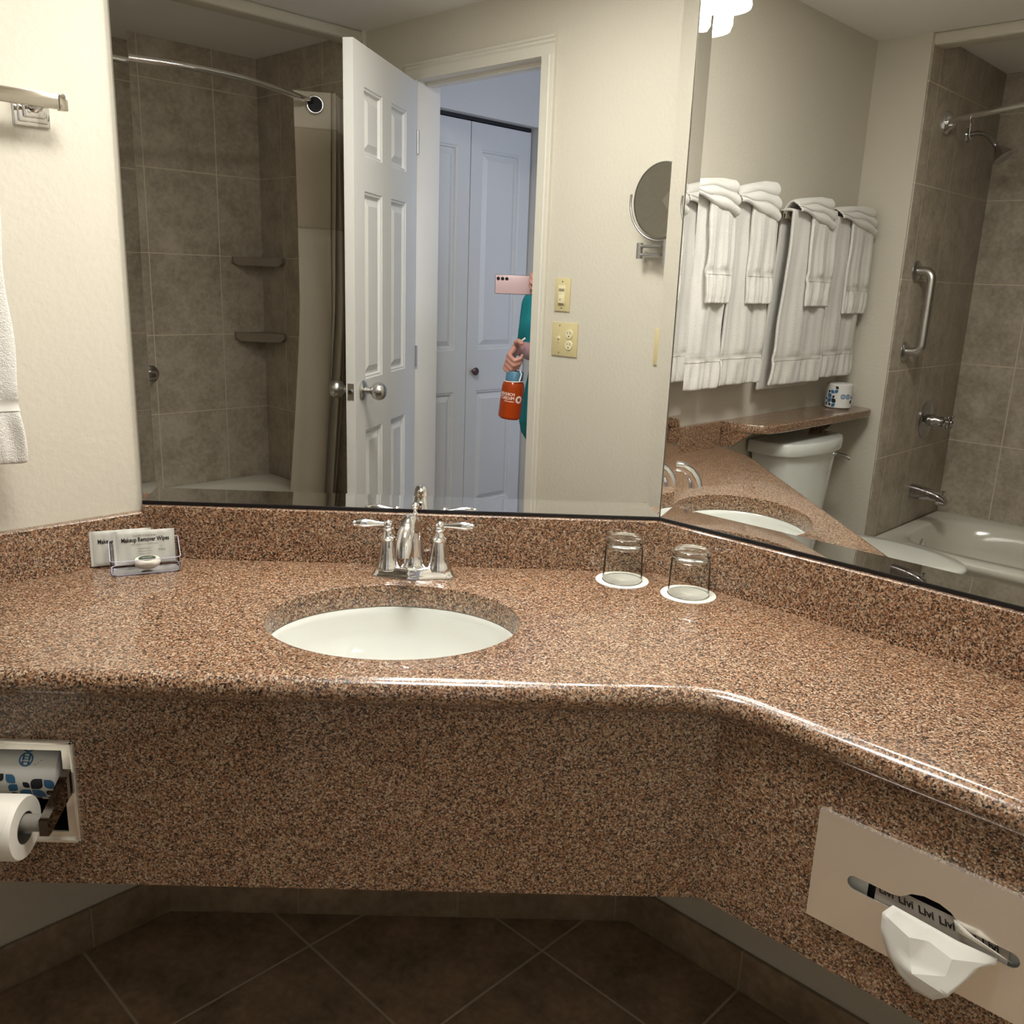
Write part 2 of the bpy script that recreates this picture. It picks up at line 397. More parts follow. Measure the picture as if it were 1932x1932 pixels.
# hall beyond the door
BC = 2.30
g = G('r'); g.box(1.92, 3.3, 2.25, 2.37, 2.166, H); struct(g, 'wall_hall_closet_head', 'hall')
g = G('r'); g.box(2.745, 3.3, 2.25, 2.37, 0, 2.166); struct(g, 'wall_hall_left', 'hall')
g = G('r'); g.box(1.92, 2.745, 2.42, 2.50, 0, H); struct(g, 'wall_closet_back', 'hall')
g = G('r'); g.box(3.10, 3.2, 0, 2.25, 0, H); struct(g, 'wall_hall_end', 'hall')

# panelled doors: local x = width, y = thickness direction, z
def panel_door(width, z0, z1, thk, panels, yside=1):
    """bmesh of a door slab, faces at y=0 and y=thk*yside, both with raised panels"""
    t = bmesh.new()
    xs = sorted({0, width, *[p[0] for p in panels], *[p[1] for p in panels]})
    zs = sorted({z0, z1, *[p[2] for p in panels], *[p[3] for p in panels]})
    def inp(x, z): return any(p[0]-1e-6 <= x <= p[1]+1e-6 and p[2]-1e-6 <= z <= p[3]+1e-6 for p in panels)
    for y, d in ((0, 1), (thk, -1)):
        for i in range(len(xs)-1):
            for j in range(len(zs)-1):
                if inp((xs[i]+xs[i+1])/2, (zs[j]+zs[j+1])/2): continue
                t.faces.new([t.verts.new((x, y, z)) for x, z in ((xs[i], zs[j]), (xs[i+1], zs[j]), (xs[i+1], zs[j+1]), (xs[i], zs[j+1]))])
        for p in panels:
            rings = []
            for ins, dep in ((0, 0), (.004, .004), (.010, .004), (.015, .014), (.022, .014), (.046, .004), (.047, .004)):
                rings.append([t.verts.new((x, y+d*dep, z)) for x, z in ((p[0]+ins, p[2]+ins), (p[1]-ins, p[2]+ins), (p[1]-ins, p[3]-ins), (p[0]+ins, p[3]-ins))])
            for a, b in zip(rings[:-1], rings[1:]):
                for k in range(4): t.faces.new((a[k], a[(k+1) % 4], b[(k+1) % 4], b[k]))
            t.faces.new(rings[-1])
    for q in (((0, z0), (0, z1)), ((width, z0), (width, z1)), ((0, z0), (width, z0)), ((0, z1), (width, z1))):
        (xa, za), (xb, zb) = q
        t.faces.new([t.verts.new(c) for c in ((xa, 0, za), (xb, 0, zb), (xb, thk, zb), (xa, thk, za))])
    for v in t.verts: v.co.y *= yside
    bmesh.ops.remove_doubles(t, verts=t.verts, dist=1e-5)
    return t

hinge = W(1.795, 2.05); free = W(1.207, 1.675)
dd = free-hinge; DL = 0.70
droot = bpy.data.objects.new('door_1', None); COL.objects.link(droot); droot.location = hinge
droot.rotation_euler = (0, 0, math.atan2(dd.y, dd.x)); droot['_b'] = (0, 0, 0)
tag(droot, kind='structure')
# far side of the slab is toward growing b
nb = Vector((-0.536, 0.844)); wb = W(nb.x, nb.y)-W(0, 0); ysd = 1 if (Vector((-dd.y, dd.x, 0)).dot(wb) > 0) else -1
pn = [(0.135, 0.315), (0.415, 0.600)]; pz = [(0.25, 0.865), (1.058, 1.722), (1.838, 2.064)]
g = G(); g.absorb(panel_door(DL, 0.012, 2.196, 0.036, [(a, b, c, d) for a, b in pn for c, d in pz], ysd)); g.make('leaf', 'door', droot, ang=20)
KS, KZ = 0.632, 1.02
for side in (-1, 1):
    y0 = 0.0 if side*ysd < 0 else 0.036*ysd
    dr_ = side
    g = G(); g.lathe([(0.0, 0), (0.036, 0), (0.037, 0.004), (0.032, 0.010), (0.015, 0.014), (0.012, 0.032), (0.017, 0.039), (0.028, 0.047), (0.0335, 0.059), (0.0335, 0.068), (0.029, 0.081), (0.019, 0.089), (0.0, 0.091)],
                     (KS, y0, KZ), (0, dr_, 0), 36); g.make('door_knob', 'steel', droot)
g = G(); g.box(DL-0.0005, DL+0.0015, ysd*0.006 if ysd > 0 else -0.030, ysd*0.030 if ysd > 0 else -0.006, KZ-0.03, KZ+0.03); lt = g.make('latch_plate', 'steel', droot)
g = G(); g.tube([(DL+0.001, ysd*0.018, KZ), (DL+0.011, ysd*0.018, KZ)], 0.008); g.make('latch_bolt', 'chrome', lt)
for z in (0.25, 1.1, 1.97):
    g = G(); g.tube([(0.0, -ysd*0.004, z-0.045), (0.0, -ysd*0.004, z+0.045)], 0.006); g.make('hinge', 'steel', droot)

bf = bpy.data.objects.new('door_2', None); COL.objects.link(bf); bf.location = W(1.925, BC); bf.rotation_euler = (0, 0, -PI/4); bf['_b'] = (1.925, BC, 0)
tag(bf, kind='structure')
for a0, a1, pa, pb in ((1.926, 2.328, 2.0, 2.25), (2.333, 2.738, 2.40, 2.668)):
    t = panel_door(a1-a0, 0.012, 2.145, 0.034, [(pa-a0, pb-a0, 0.29, 0.885), (pa-a0, pb-a0, 1.09, 2.03)], 1)
    for v in t.verts: v.co = Vector((v.co.x+a0, v.co.y+BC, v.co.z))
    g = G('r'); g.absorb(t); lf = g.make('bifold_leaf', 'door', bf, ang=20)
    if pa > 2.3:
        g = G('r'); g.lathe([(0, 0), (0.008, 0), (0.008, 0.012), (0.018, 0.018), (0.020, 0.026), (0.014, 0.033), (0, 0.034)], (2.375, BC, 0.985), (0, -1, 0), 20)
        g.make('knob', 'knob_brown', lf)
g = G('r'); g.box(1.926, 2.738, BC+0.002, BC+0.030, 2.150, 2.166); g.make('track', 'dark', bf)

# ---------------------------------------------------------------- wall mirrors
def mirror_pane(name_label, cat_lbl, P, u0, u1, z0, z1, tilts, frame, basept, dn):
    """P(u,z,d)-> point, d distance out from wall"""
    root = thing('wall_mirror', name_label, cat_lbl, basept, frame, 'frameless vanity mirrors')
    w = 0.028; d0 = 0.006
    g = G(frame)
    g.poly([P(u0+w, z0+w, d0), P(u1-w, z0+w, d0), P(u1-w, z1-w, d0), P(u0+w, z1-w, d0)])
    tl, tr, tb, tt = [w*math.tan(math.radians(t)) for t in tilts]
    g.poly([P(u0, z0, d0+tl), P(u0+w, z0+w, d0), P(u0+w, z1-w, d0), P(u0, z1, d0+tl)])
    g.poly([P(u1, z0, d0+tr), P(u1-w, z0+w, d0), P(u1-w, z1-w, d0), P(u1, z1, d0+tr)])
    g.poly([P(u0, z0, d0+tb), P(u0+w, z0+w, d0), P(u1-w, z0+w, d0), P(u1, z0, d0+tb)])
    g.poly([P(u0, z1, d0+tt), P(u0+w, z1-w, d0), P(u1-w, z1-w, d0), P(u1, z1, d0+tt)])
    pane = g.make('mirror_glass', 'mirror', root, ang=0.2)
    for p in pane.data.polygons: p.use_smooth = False
    g = G(frame)
    q = [(u0, z0), (u1, z0), (u1, z1), (u0, z1)]
    for i in range(4):
        (a, b), (c, d) = q[i], q[(i+1) % 4]
        g.poly([P(a, b, 0.0005), P(c, d, 0.0005), P(c, d, d0), P(a, b, d0)])
    g.make('glass_edge', 'glass_edge', root)
    g = G(frame); pts = [P(u0-0.003, z0-0.007, 0.0), P(u1+0.001, z0-0.007, 0.0)]
    rings = [[P(u, z0-0.0068, 0.0003), P(u, z0-0.0068, 0.011), P(u, z0+0.0002, 0.011), P(u, z0+0.0002, 0.0003)] for u in (u0-0.001, u1+0.001)]
    g.loft(rings); g.make('bottom_channel', 'black', root)
    return root
ZT = 2.0
mirror_pane('large frameless mirror behind the faucet, reflecting the open door', 'mirror', lambda u, z, d: (u, -d, z),
            0.006, S-0.005, ZS+0.0072, ZT, (3.5, 3.6, 3.6, 2.5), 'w', (S/2, 0, ZS), None)
mirror_pane('frameless mirror on the right-hand wall, reflecting towels and toilet', 'mirror', lambda u, z, d: (u, d, z),
            A0+0.004, 1.785, ZS+0.0072, ZT, (3.4, 2.5, 3.9, 2.5), 'r', (1.27, 0, ZS), None)

# ---------------------------------------------------------------- granite counter
def ab2xy(a, b): v = W(a, b); return (v.x, v.y)
R_N = 0.022
# centre line of the bullnose, from the left wall round to the door wall
path = [ab2xy(0.001, 1.437), ab2xy(0.025, 1.434), ab2xy(0.055, 1.424), ab2xy(0.085, 1.404)]
for x in (-0.345, -0.30): path.append((x, -0.5535 if x > -0.33 else -0.549))
path += [(-0.2, -0.556), (0.0, -0.556), (0.3, -0.556), (0.6, -0.556), (0.85, -0.556)]
bb = 0.388   # right wing
bend = None
# intersection of y=-0.556 with b=bb : b = (1.06644 - x - y)*SQ with sum
xb = 2*OX - (-0.556) - bb/SQ
rf = 0.16; tl_ = rf*math.tan(PI/8)
cx, cy = xb - tl_, -0.556 - rf
for k in range(9):
    th = PI/2 - (PI/4)*k/8
    path.append((cx + rf*math.cos(th), cy + rf*math.sin(th)))
for a in (1.30, 1.45, 1.60, 1.795): path.append(ab2xy(a, bb))
def normals(path):
    out = []
    for i in range(len(path)):
        a = path[max(i-1, 0)]; b = path[min(i+1, len(path)-1)]
        d = Vector((b[0]-a[0], b[1]-a[1])).normalized(); out.append(Vector((d.y, -d.x)))   # room side
    return out
nrm = normals(path)
croot = thing('granite_countertop', 'polished brown speckled granite vanity counter with splashes and deep apron', 'countertop', (0.5, -0.3, 0.0))
SX, SY, SRX, SRY = 0.552, -0.3185, 0.2205, 0.1755      # sink opening
def ell(cx, cy, rx, ry, n=64, e=2.0):
    return [(cx+rx*math.copysign(abs(math.cos(t))**(2/e), math.cos(t)), cy+ry*math.copysign(abs(math.sin(t))**(2/e), math.sin(t))) for t in (2*PI*k/n for k in range(n))]
g = G()
c0 = ab2xy(0.0, A0); 
poly = list(path) + [ab2xy(1.795, 0.001), (S, -0.0005), (0.0, -0.0005)]
poly = poly[::-1]
t = bmesh.new()
for lp in (poly, ell(SX, SY, SRX+0.004, SRY+0.004)):
    vs = [t.verts.new((x, y, 0)) for x, y in lp]
    for i in range(len(vs)): t.edges.new((vs[i], vs[(i+1) % len(vs)]))
bmesh.ops.triangle_fill(t, edges=list(t.edges), use_beauty=True)
for z in (ZC, ZC-2*R_N):
    g2 = bmesh.new(); mp = {}
    for v in t.verts: mp[v] = g2.verts.new((v.co.x, v.co.y, z))
    for f in t.faces: g2.faces.new([mp[v] for v in f.verts])
    g.absorb(g2)
t.free()
rings = []
for i, (x, y) in enumerate(path):
    n = nrm[i]; rings.append([(x+n.x*R_N*math.sin(th), y+n.y*R_N*math.sin(th), ZC-R_N+R_N*math.cos(th)) for th in [PI*k/12 for k in range(13)]])
g.loft(rings, False, False, closed=False)
e0 = ell(SX, SY, SRX+0.004, SRY+0.004); e1 = ell(SX, SY, SRX+0.001, SRY+0.001); e2 = ell(SX, SY, SRX, SRY)
g.loft([[(x, y, ZC) for x, y in e0], [(x, y, ZC-0.001) for x, y in e1], [(x, y, ZC-0.005) for x, y in e2], [(x, y, ZC-2*R_N) for x, y in e2], [(x, y, ZC-2*R_N) for x, y in e0]], False, False)
g.make('counter_slab', 'granite', croot, weld=True, ang=50)
# splashes
t_ = 0.02
kk = math.tan(PI/8)*t_
g = G(); g.loft([[(0, -0.0005, z), (S, -0.0005, z), (S-kk, -t_, z), (kk, -t_, z)] for z in (ZC, ZS-0.002)] + [[(0, -0.0005, ZS), (S, -0.0005, ZS), (S-kk, -t_+0.002, ZS), (kk, -t_+0.002, ZS)]]); g.make('back_splash', 'granite', croot)
def r2w(a, b, z): v = W(a, b, z); return (v.x, v.y, v.z)
g = G(); g.loft([[r2w(0.0005, A0, z), r2w(0.0005, 1.435, z), r2w(t_-i, 1.435, z), r2w(t_-i, A0+kk, z)] for z, i in ((ZC, 0), (ZS-0.016, 0), (ZS-0.014, 0.002))]); g.make('side_splash', 'granite', croot)
g = G(); g.loft([[r2w(A0, 0.0005, z), r2w(1.795, 0.0005, z), r2w(1.795, t_-i, z), r2w(A0+kk, t_-i, z)] for z, i in ((ZC, 0), (ZS-0.002, 0), (ZS, 0.002))]); g.make('side_splash', 'granite', croot)
# apron
ZA0, ZA1 = 0.487, ZC-2*R_N-0.0004
YA = -0.555; BA = 0.387
TX0, TX1, TZ0, TZ1 = -0.050, 0.082, 0.578, 0.728       # opening for the paper holder
g = G()
xr = 2*OX - YA - BA/SQ
for x0, x1, z0, z1 in ((-0.30, TX0, ZA0, ZA1), (TX1, xr, ZA0, ZA1), (TX0, TX1, ZA0, TZ0), (TX0, TX1, TZ1, ZA1)):
    g.box(x0, x1, YA, YA+0.02, z0, z1)
lp = [(-0.30, YA), (-0.36, YA+0.006)] + [ab2xy(0.085-.004, 1.400), ab2xy(0.05, 1.418), ab2xy(0.001, 1.430)]
g.loft([[(x, y, ZA0), (x, y, ZA1), (x+0.012, y+0.016, ZA1), (x+0.012, y+0.016, ZA0)] for x, y in lp])
g.make('apron', 'granite', croot)
QA0, QA1, QZ0, QZ1 = 1.352, 1.628, 0.60, 0.70
g = G()
def rbox(g, a0, a1, b0, b1, z0, z1):
    g.loft([[r2w(a0, b0, z), r2w(a1, b0, z), r2w(a1, b1, z), r2w(a0, b1, z)] for z in (z0, z1)])
ar = W(0, 0); abend = (xr-OX)/SQ + BA
for a0, a1, z0, z1 in ((abend, QA0, ZA0, ZA1), (QA1, 1.795, ZA0, ZA1), (QA0, QA1, ZA0, QZ0), (QA0, QA1, QZ1, ZA1)):
    rbox(g, a0, a1, BA-0.02, BA, z0, z1)
g.make('apron', 'granite', croot)
g = G(); g.box(-0.05, 1.2, -0.40, -0.38, 0.70, ZC-2*R_N-0.002); 
# ---------------------------------------------------------------- sink
sroot = thing('sink', 'oval white undermount sink basin set into the granite counter', 'sink', (SX, SY, ZC-0.2))
g = G(); rings = []
zt = ZC-2*R_N-0.0005
for k, (f, z) in enumerate([(1.10, zt), (1.10, zt-0.008), (1.02, zt-0.008)]): rings.append([(x, y, z) for x, y in ell(SX, SY, SRX*f+0.0, SRY*f+0.0)])
inner = []
for f, z in [(1.10, zt), (1.02, zt), (1.0, zt-0.002), (0.985, zt-0.015), (0.94, zt-0.05), (0.85, zt-0.085), (0.68, zt-0.115), (0.45, zt-0.130), (0.2, zt-0.136), (0.10, zt-0.138)]:
    inner.append([(x, y, z) for x, y in ell(SX, SY+0.01*(1-f), SRX*f, SRY*f)])
outer = [[(x, y, z) for x, y in ell(SX, SY, SRX*f, SRY*f)] for f, z in [(1.10, zt), (1.10, zt-0.01), (1.02, zt-0.03), (0.98, zt-0.06), (0.89, zt-0.095), (0.7, zt-0.125), (0.45, zt-0.142), (0.1, zt-0.15)]]
g.loft(inner[::-1], True, False); g.loft(outer, False, True); g.make('basin', 'porcelain', sroot, weld=True, ang=60)
g = G(); g.lathe([(0.0, 0.004), (0.012, 0.004), (0.021, 0.002), (0.023, 0.0), (0.023, -0.01)], (SX, SY+0.008, zt-0.137)); g.make('drain', 'chrome', sroot)

# ---------------------------------------------------------------- faucet
FX, FY = 0.564, -0.083
froot = thing('faucet', 'chrome two-handle bathroom faucet with arched spout behind the sink', 'faucet', (FX, FY, ZC))
g = G()
def rr(cx, cy, hx, hy, z, n=64, e=3.2): return [(x, y, z) for x, y in ell(cx, cy, hx, hy, n, e)]
def basering(hx, hy, z):
    o = []
    for k in range(96):
        th = 2*PI*k/96; x = hx*math.copysign(abs(math.cos(th))**0.55, math.cos(th)); y = hy*math.copysign(abs(math.sin(th))**0.8, math.sin(th))
        o.append((FX+x, FY+y*(0.92+0.12*math.cos(x*PI/0.052)), z))
    return o
g.loft([basering(0.083, 0.031, ZC+0.0005), basering(0.083, 0.031, ZC+0.004), basering(0.079, 0.028, ZC+0.007), basering(0.077, 0.026, ZC+0.012), basering(0.072, 0.023, ZC+0.019), basering(0.069, 0.021, ZC+0.021)]); g.make('faucet_base', 'chrome', froot, ang=60)
for s_ in (-1, 1):
    hx = FX+s_*0.0508
    g = G(); g.lathe([(0.0245, 0.018), (0.0245, 0.024), (0.0215, 0.028), (0.0195, 0.045), (0.0160, 0.064), (0.0135, 0.076), (0.0155, 0.079), (0.0155, 0.083), (0.0105, 0.088), (0.009, 0.096), (0.0115, 0.099), (0.0115, 0.101), (0.007, 0.104)], (hx, FY, ZC-0.004)); 
    hd = g.make('handle_post', 'chrome', froot)
    g = G(); g.ball((hx, FY, ZC+0.104), 0.0095)
    g.make('handle_ball', 'chrome', hd, base=froot['_b'])
    g = G(); zz = ZC+0.104
    L0 = [(0.006, 0.004), (0.014, 0.0045), (0.024, 0.006), (0.038, 0.0082), (0.050, 0.0088), (0.058, 0.0078), (0.062, 0.0056), (0.0635, 0.0058), (0.066, 0.0058), (0.068, 0.0035), (0.070, 0.0008)]
    g.tube([(hx+s_*l, FY-0.12*l, zz+0.0015*math.sin(l*40)+0.03*l) for l, r in L0], [r for l, r in L0], 18)
    g.make('lever', 'chrome', hd, base=froot['_b'])
g = G(); g.lathe([(0.025, 0.018), (0.025, 0.023), (0.021, 0.027), (0.019, 0.045), (0.0165, 0.075), (0.0145, 0.098), (0.013, 0.110), (0.010, 0.118), (0.0, 0.121)], (FX, FY, ZC)); g.make('spout_body', 'chrome', froot)
g = G(); pts = []; rs = []
arc = [(0.004, 0.086, .013), (-0.010, 0.105, .0135), (-0.028, 0.119, .0135), (-0.048, 0.125, .0135), (-0.068, 0.122, .0145), (-0.086, 0.111, .0158), (-0.098, 0.095, .0172), (-0.104, 0.080, .0182), (-0.106, 0.070, .0182)]
g.tube([(FX-0.008*min(1, -y/0.1) if y < 0 else FX, FY+y, ZC+z) for y, z, r in arc], [r for y, z, r in arc], 24); g.make('spout', 'chrome', froot)
g = G(); g.lathe([(0.0035, 0.095), (0.0035, 0.122), (0.007, 0.124), (0.004, 0.127), (0.0035, 0.130), (0.0075, 0.136), (0.0078, 0.141), (0.004, 0.146), (0.0, 0.147)], (FX+0.001, FY+0.014, ZC), (0, 0, 1), 20); g.make('lift_rod', 'chrome', froot)

# ---------------------------------------------------------------- glasses upside down on paper coasters
def tumbler(x, y, label):
    c = G(); c.lathe([(0, 0), (0.0535, 0), (0.0535, 0.0012), (0, 0.0012)], (x, y, ZC), n=48)
    co = c.make('paper_coaster', 'coaster', base=(x, y, ZC)); tag(co, 'round white paper coaster under ' + label[1], 'coaster', 'paper coasters under the glasses')
    root = thing('drinking_glass', label[0], 'glass', (x, y, ZC+0.0013), 'w', 'upturned drinking glasses')
    g = G(); R0, R1, h = 0.0405, 0.0362, 0.091
    prof = [(R0-0.0012, 0), (R0, 0.001), (R1+0.0012, h-0.02), (R1+0.0005, h-0.018), (R1+0.0008, h-0.006), (R1-0.003, h-0.0005), (R1-0.006, h), (R1-0.012, h-0.002), (0.0, h-0.0035),
            ]
    inn = [(0.0, h-0.012), (R1-0.008, h-0.013), (R1-0.003, h-0.018), (R1-0.0012, h-0.024), (R0-0.0028, 0.001), (R0-0.0012, 0)]
    o_ = (x, y, ZC+0.0014)
    g.lathe([(R0-0.0012, 0), (R0, 0.001), (R1+0.0012, h-0.022)], o_, n=56, cap0=False, cap1=False)
    g.make('glass_wall', 'thin_glass', root, weld=True, ang=60)
    g = G(); g.lathe([(0.0, h-0.012), (R1-0.008, h-0.013), (R1-0.003, h-0.017), (R1-0.0008, h-0.0215), (R1+0.0012, h-0.0215), (R1+0.0002, h-0.018), (R1+0.0010, h-0.014), (R1+0.0010, h-0.005), (R1-0.001, h-0.001), (R1-0.005, h), (R1-0.010, h-0.0012), (0.0, h-0.003)], o_, n=56)
    g.make('thick_base', 'glass', root, ang=60)
    g = G(); g.tube([(x+(R0-0.0006)*math.cos(t9), y+(R0-0.0006)*math.sin(t9), ZC+0.0026) for t9 in [2*PI*k/56 for k in range(57)]], 0.0010, 8); g.make('rim', 'glass', root)
    return root
tumbler(0.984, -0.0745, ('upturned clear glass tumbler nearer the faucet, against the back splash', 'the tumbler nearer the faucet'))
tumbler(1.1035, -0.148, ('upturned clear glass tumbler farther right, below the right-hand mirror', 'the tumbler farther right'))

# ---------------------------------------------------------------- soap dish, soap, wipes
dv = Vector((0.914, 0.405, 0)).normalized(); dn = Vector((-dv.y, dv.x, 0)); so = Vector((-0.005, -0.155, ZC+0.0005))
def SP(u, v, z): return so + dv*u + dn*v + Vector((0, 0, z))
dish = thing('soap_dish', 'clear acrylic amenity tray on the counter by the left splash', 'soap dish', tuple(so+dv*0.062+dn*0.03))
def rrect(u0, u1, v0, v1, r, z, n=6):
    o = []
    for cx_, cy_, a0 in ((u1-r, v0+r, -PI/2), (u1-r, v1-r, 0), (u0+r, v1-r, PI/2), (u0+r, v0+r, PI)):
        for k in range(n+1):
            th = a0 + PI/2*k/n; o.append(SP(cx_+r*math.cos(th), cy_+r*math.sin(th), z))
    return o
def rrz(u0, u1, v0, v1, r, zf, n=6):
    o = []
    for cx_, cy_, a0 in ((u1-r, v0+r, -PI/2), (u1-r, v1-r, 0), (u0+r, v1-r, PI/2), (u0+r, v0+r, PI)):
        for k in range(n+1):
            th = a0 + PI/2*k/n; u = cx_+r*math.cos(th); v = cy_+r*math.sin(th); o.append(SP(u, v, zf(v)))
    return o
g = G(); U, V_ = 0.126, 0.066
top = lambda v: 0.030 if v < 0.022 else (0.030+0.026*min(1, (v-0.022)/0.024))
g.loft([rrect(0.004, U-0.004, 0.004, V_-0.004, 0.010, 0.0), rrect(0, U, 0, V_, 0.012, 0.004), rrz(-0.001, U+0.001, -0.001, V_+0.001, 0.012, top)], True, False)
g.make('tray', 'thin_acrylic', dish, weld=True, ang=50)
g = G(); g.tube(rrz(-0.0005, U+0.0005, -0.0005, V_+0.0005, 0.012, lambda v: top(v)+0.0004)+[rrz(-0.0005, U+0.0005, -0.0005, V_+0.0005, 0.012, lambda v: top(v)+0.0004)[0]], 0.0008, 8); g.tube(rrect(0.001, U-0.001, 0.001, V_-0.001, 0.012, 0.0035)+[rrect(0.001, U-0.001, 0.001, V_-0.001, 0.012, 0.0035)[0]], 0.0010, 8); g.make('tray_rim', 'acrylic_edge', dish)
g = G(); g.lathe([(0, 0), (0.016, 0.0), (0.023, 0.005), (0.0245, 0.010), (0.0245, 0.013), (0.022, 0.017), (0, 0.0185)], tuple(SP(0.066, 0.028, 0.0072)), n=36)
soap = g.make('soap_bar', 'soap', base=tuple(SP(0.066, 0.028, 0.0072))); tag(soap, 'round wrapped white soap bar with green seal lying in the clear tray', 'soap')
g = G(); g.lathe([(0, 0.0186), (0.014, 0.0182), (0.016, 0.0180), (0.016, 0.0184), (0, 0.0192)], tuple(SP(0.066, 0.028, 0.0072)), n=36); g.make('seal', 'greenink', soap)
text('seal_print', 'SOAP', 0.007, 'soap', soap, tuple(SP(0.066, 0.028, 0.0266)), tuple(dv), tuple(dn))
def packet(u0, v0, z0, wd, ht, lean, label, full):
    base = SP(u0+wd/2, v0, z0); root = thing('wipe_packet', label, 'wipe packet', tuple(base), 'w', 'makeup remover wipe packets')
    upv = (Vector((0, 0, 1))*math.cos(lean) + dn*math.sin(lean)); xd = (dv*math.cos(0.0) + Vector((0, 0, 0.0))).normalized()
    nv = xd.cross(upv)*1.0   # toward the viewer
    O_ = SP(u0, v0, z0)
    def PP(x, y, d=0.0): return O_ + xd*x + upv*y + nv*d
    g = G(); n = 26
    def f(i, j):
        x = wd*i; y = ht*j
        e = min(1, min(i, 1-i)*8)*min(1, min(j, 1-j)*10)
        return PP(x, y, 0.0025*e**0.5 + 0.0005*math.sin(x*300)*e)
    g.grid(f, 40, 24)
    def fb(i, j): return PP(wd*i, ht*j, -0.0022*(min(1, min(i, 1-i)*8)*min(1, min(j, 1-j)*10))**0.5)
    g.grid(fb, 40, 24)
    # pinked ends
    for s_, x0 in ((-1, 0), (1, wd)):
        pts = [];
        for k in range(33): pts.append(PP(x0+s_*(0.004+(0.0012 if k % 2 else 0)), ht*k/32))
        for k in range(32): g.poly([PP(x0, ht*k/32), PP(x0, ht*(k+1)/32), pts[k+1], pts[k]])
    g.make('foil_packet', 'packet', root, ang=60)
    if full:
        for s, sz, y in (('Gentle Cleansing', 0.0062, 0.86), ('with vitamin E for all skin types', 0.0040, 0.60), ('hypoallergenic', 0.0042, 0.47), ('fragrance free', 0.0042, 0.39), ('alcohol free', 0.0042, 0.31)):
            text('print', s, sz, 'grey_plastic', root, tuple(PP(wd*0.5, ht*y, 0.0034)), tuple(xd), tuple(upv))
        text('print', 'Makeup Remover Wipes', 0.0122, 'ink', root, tuple(PP(wd*0.52, ht*0.735, 0.0034)), tuple(xd), tuple(upv), stretch=0.72, bold=0.0003)
        text('print', '1', 0.006, 'grey_plastic', root, tuple(PP(wd*0.80, ht*0.50, 0.0034)), tuple(xd), tuple(upv))
        text('print', 'Wipe', 0.006, 'grey_plastic', root, tuple(PP(wd*0.80, ht*0.41, 0.0034)), tuple(xd), tuple(upv))
    else:
        text('print', 'Makeup Remover Wipes', 0.0122, 'ink', root, tuple(PP(wd*0.52, ht*0.70, 0.0034)), tuple(xd), tuple(upv), stretch=0.72, bold=0.0003)
        for y in (0.56, 0.42, 0.34, 0.26): text('print', 'hypoallergenic', 0.0042, 'grey_plastic', root, tuple(PP(wd*0.4, ht*y, 0.0034)), tuple(xd), tuple(upv))
packet(0.012, 0.0585, 0.005, 0.104, 0.068, 0.05, 'silver makeup remover wipe packet in front, its whole title readable', True)
packet(-0.030, 0.0735, 0.003, 0.104, 0.070, 0.08, 'silver makeup remover wipe packet behind, only its left end showing', False)

# ---------------------------------------------------------------- towel bars and towels
def towel_bar(b0, b1, label):
    z = 1.703
    root = thing('towel_bar', label, 'towel bar', (0, (b0+b1)/2, z), 'r', 'square chrome towel bars')
    g = G('r'); g.box(0.058, 0.068, b0, b1, z-0.012, z+0.012, 0.001); g.make('bar', 'bar_steel', root)
    for b in (b0+0.038, b1-0.038):
        g = G('r'); 
        for (d0, d1, hh) in ((0.0005, 0.006, 0.030), (0.006, 0.012, 0.024), (0.012, 0.022, 0.017)): g.box(d0, d1, b-hh, b+hh, z-0.008-hh, z-0.008+hh, 0.0025)
        g.tube([(0.018, b, z-0.006), (0.060, b, z-0.002)], [0.012, 0.009], 12); g.make('bracket', 'chrome', root)
    for s_, b in ((-1, b0), (1, b1)):
        g = G('r'); g.box(0.056, 0.070, min(b, b-s_*0.014), max(b, b-s_*0.014), z-0.0135, z+0.0135, 0.0015); g.make('end_cap', 'bar_steel', root)
towel_bar(0.863, 1.600, 'square chrome towel bar nearer the counter, its bare end showing')
towel_bar(1.640, 2.365, 'square chrome towel bar nearer the bathtub, over the toilet')

def hang(b0, b1, zb, zback, af, ab_, seed, flare=0.0, zt=1.720, nf=3.0, hem=True, tw=0.0):
    rnd = random.Random(seed); ph = [rnd.uniform(0, 6.28) for _ in range(6)]
    def f(i, j):
        # i across, j from front bottom to back bottom
        Lf = zt-zb; Lb = zt-zback; Lt = (af-ab_)
        s_ = j*(Lf+Lt+Lb)
        if s_ < Lf: a = af; z = zb+s_
        elif s_ < Lf+Lt:
            th = (s_-Lf)/Lt*PI; a = (af+ab_)/2+(af-ab_)/2*math.cos(th); z = zt+0.010*math.sin(th)
        else: a = ab_; z = zt-(s_-Lf-Lt)
        w = (b1-b0); dz = max(0, zt-z)
        fl = flare*dz
        b = b0 + w*i + (i-0.5)*fl + tw*dz
        k = min(1.0, dz/0.15)
        wave = 0.0055*math.sin(nf*1.3*PI*i+ph[0]+dz*1.2) + 0.0010*math.sin(nf*4.3*i*PI+ph[1]+2*dz) + 0.002*math.sin(19*dz+ph[2]+4*i)
        q = z-zb
        if s_ < Lf:
            band = math.exp(-((q-0.105)/0.012)**2)
            wave = wave*(1-0.6*band) - 0.003*band
            if q < 0.095: wave += 0.0045*math.sin(nf*4*PI*i+ph[3]+math.sin(i*9))*math.sin(min(1, q/0.095)*PI*0.9+0.15)
            if hem and q < 0.022: wave += 0.0016*math.sin(i*w*2*PI/0.010)-0.001
            a += wave*k
        else: a += wave*k*0.35
        b += 0.003*math.sin(z*30+ph[4])*(1 if i in (0, 1) else 0.5)
        return (a, b, z)
    return f
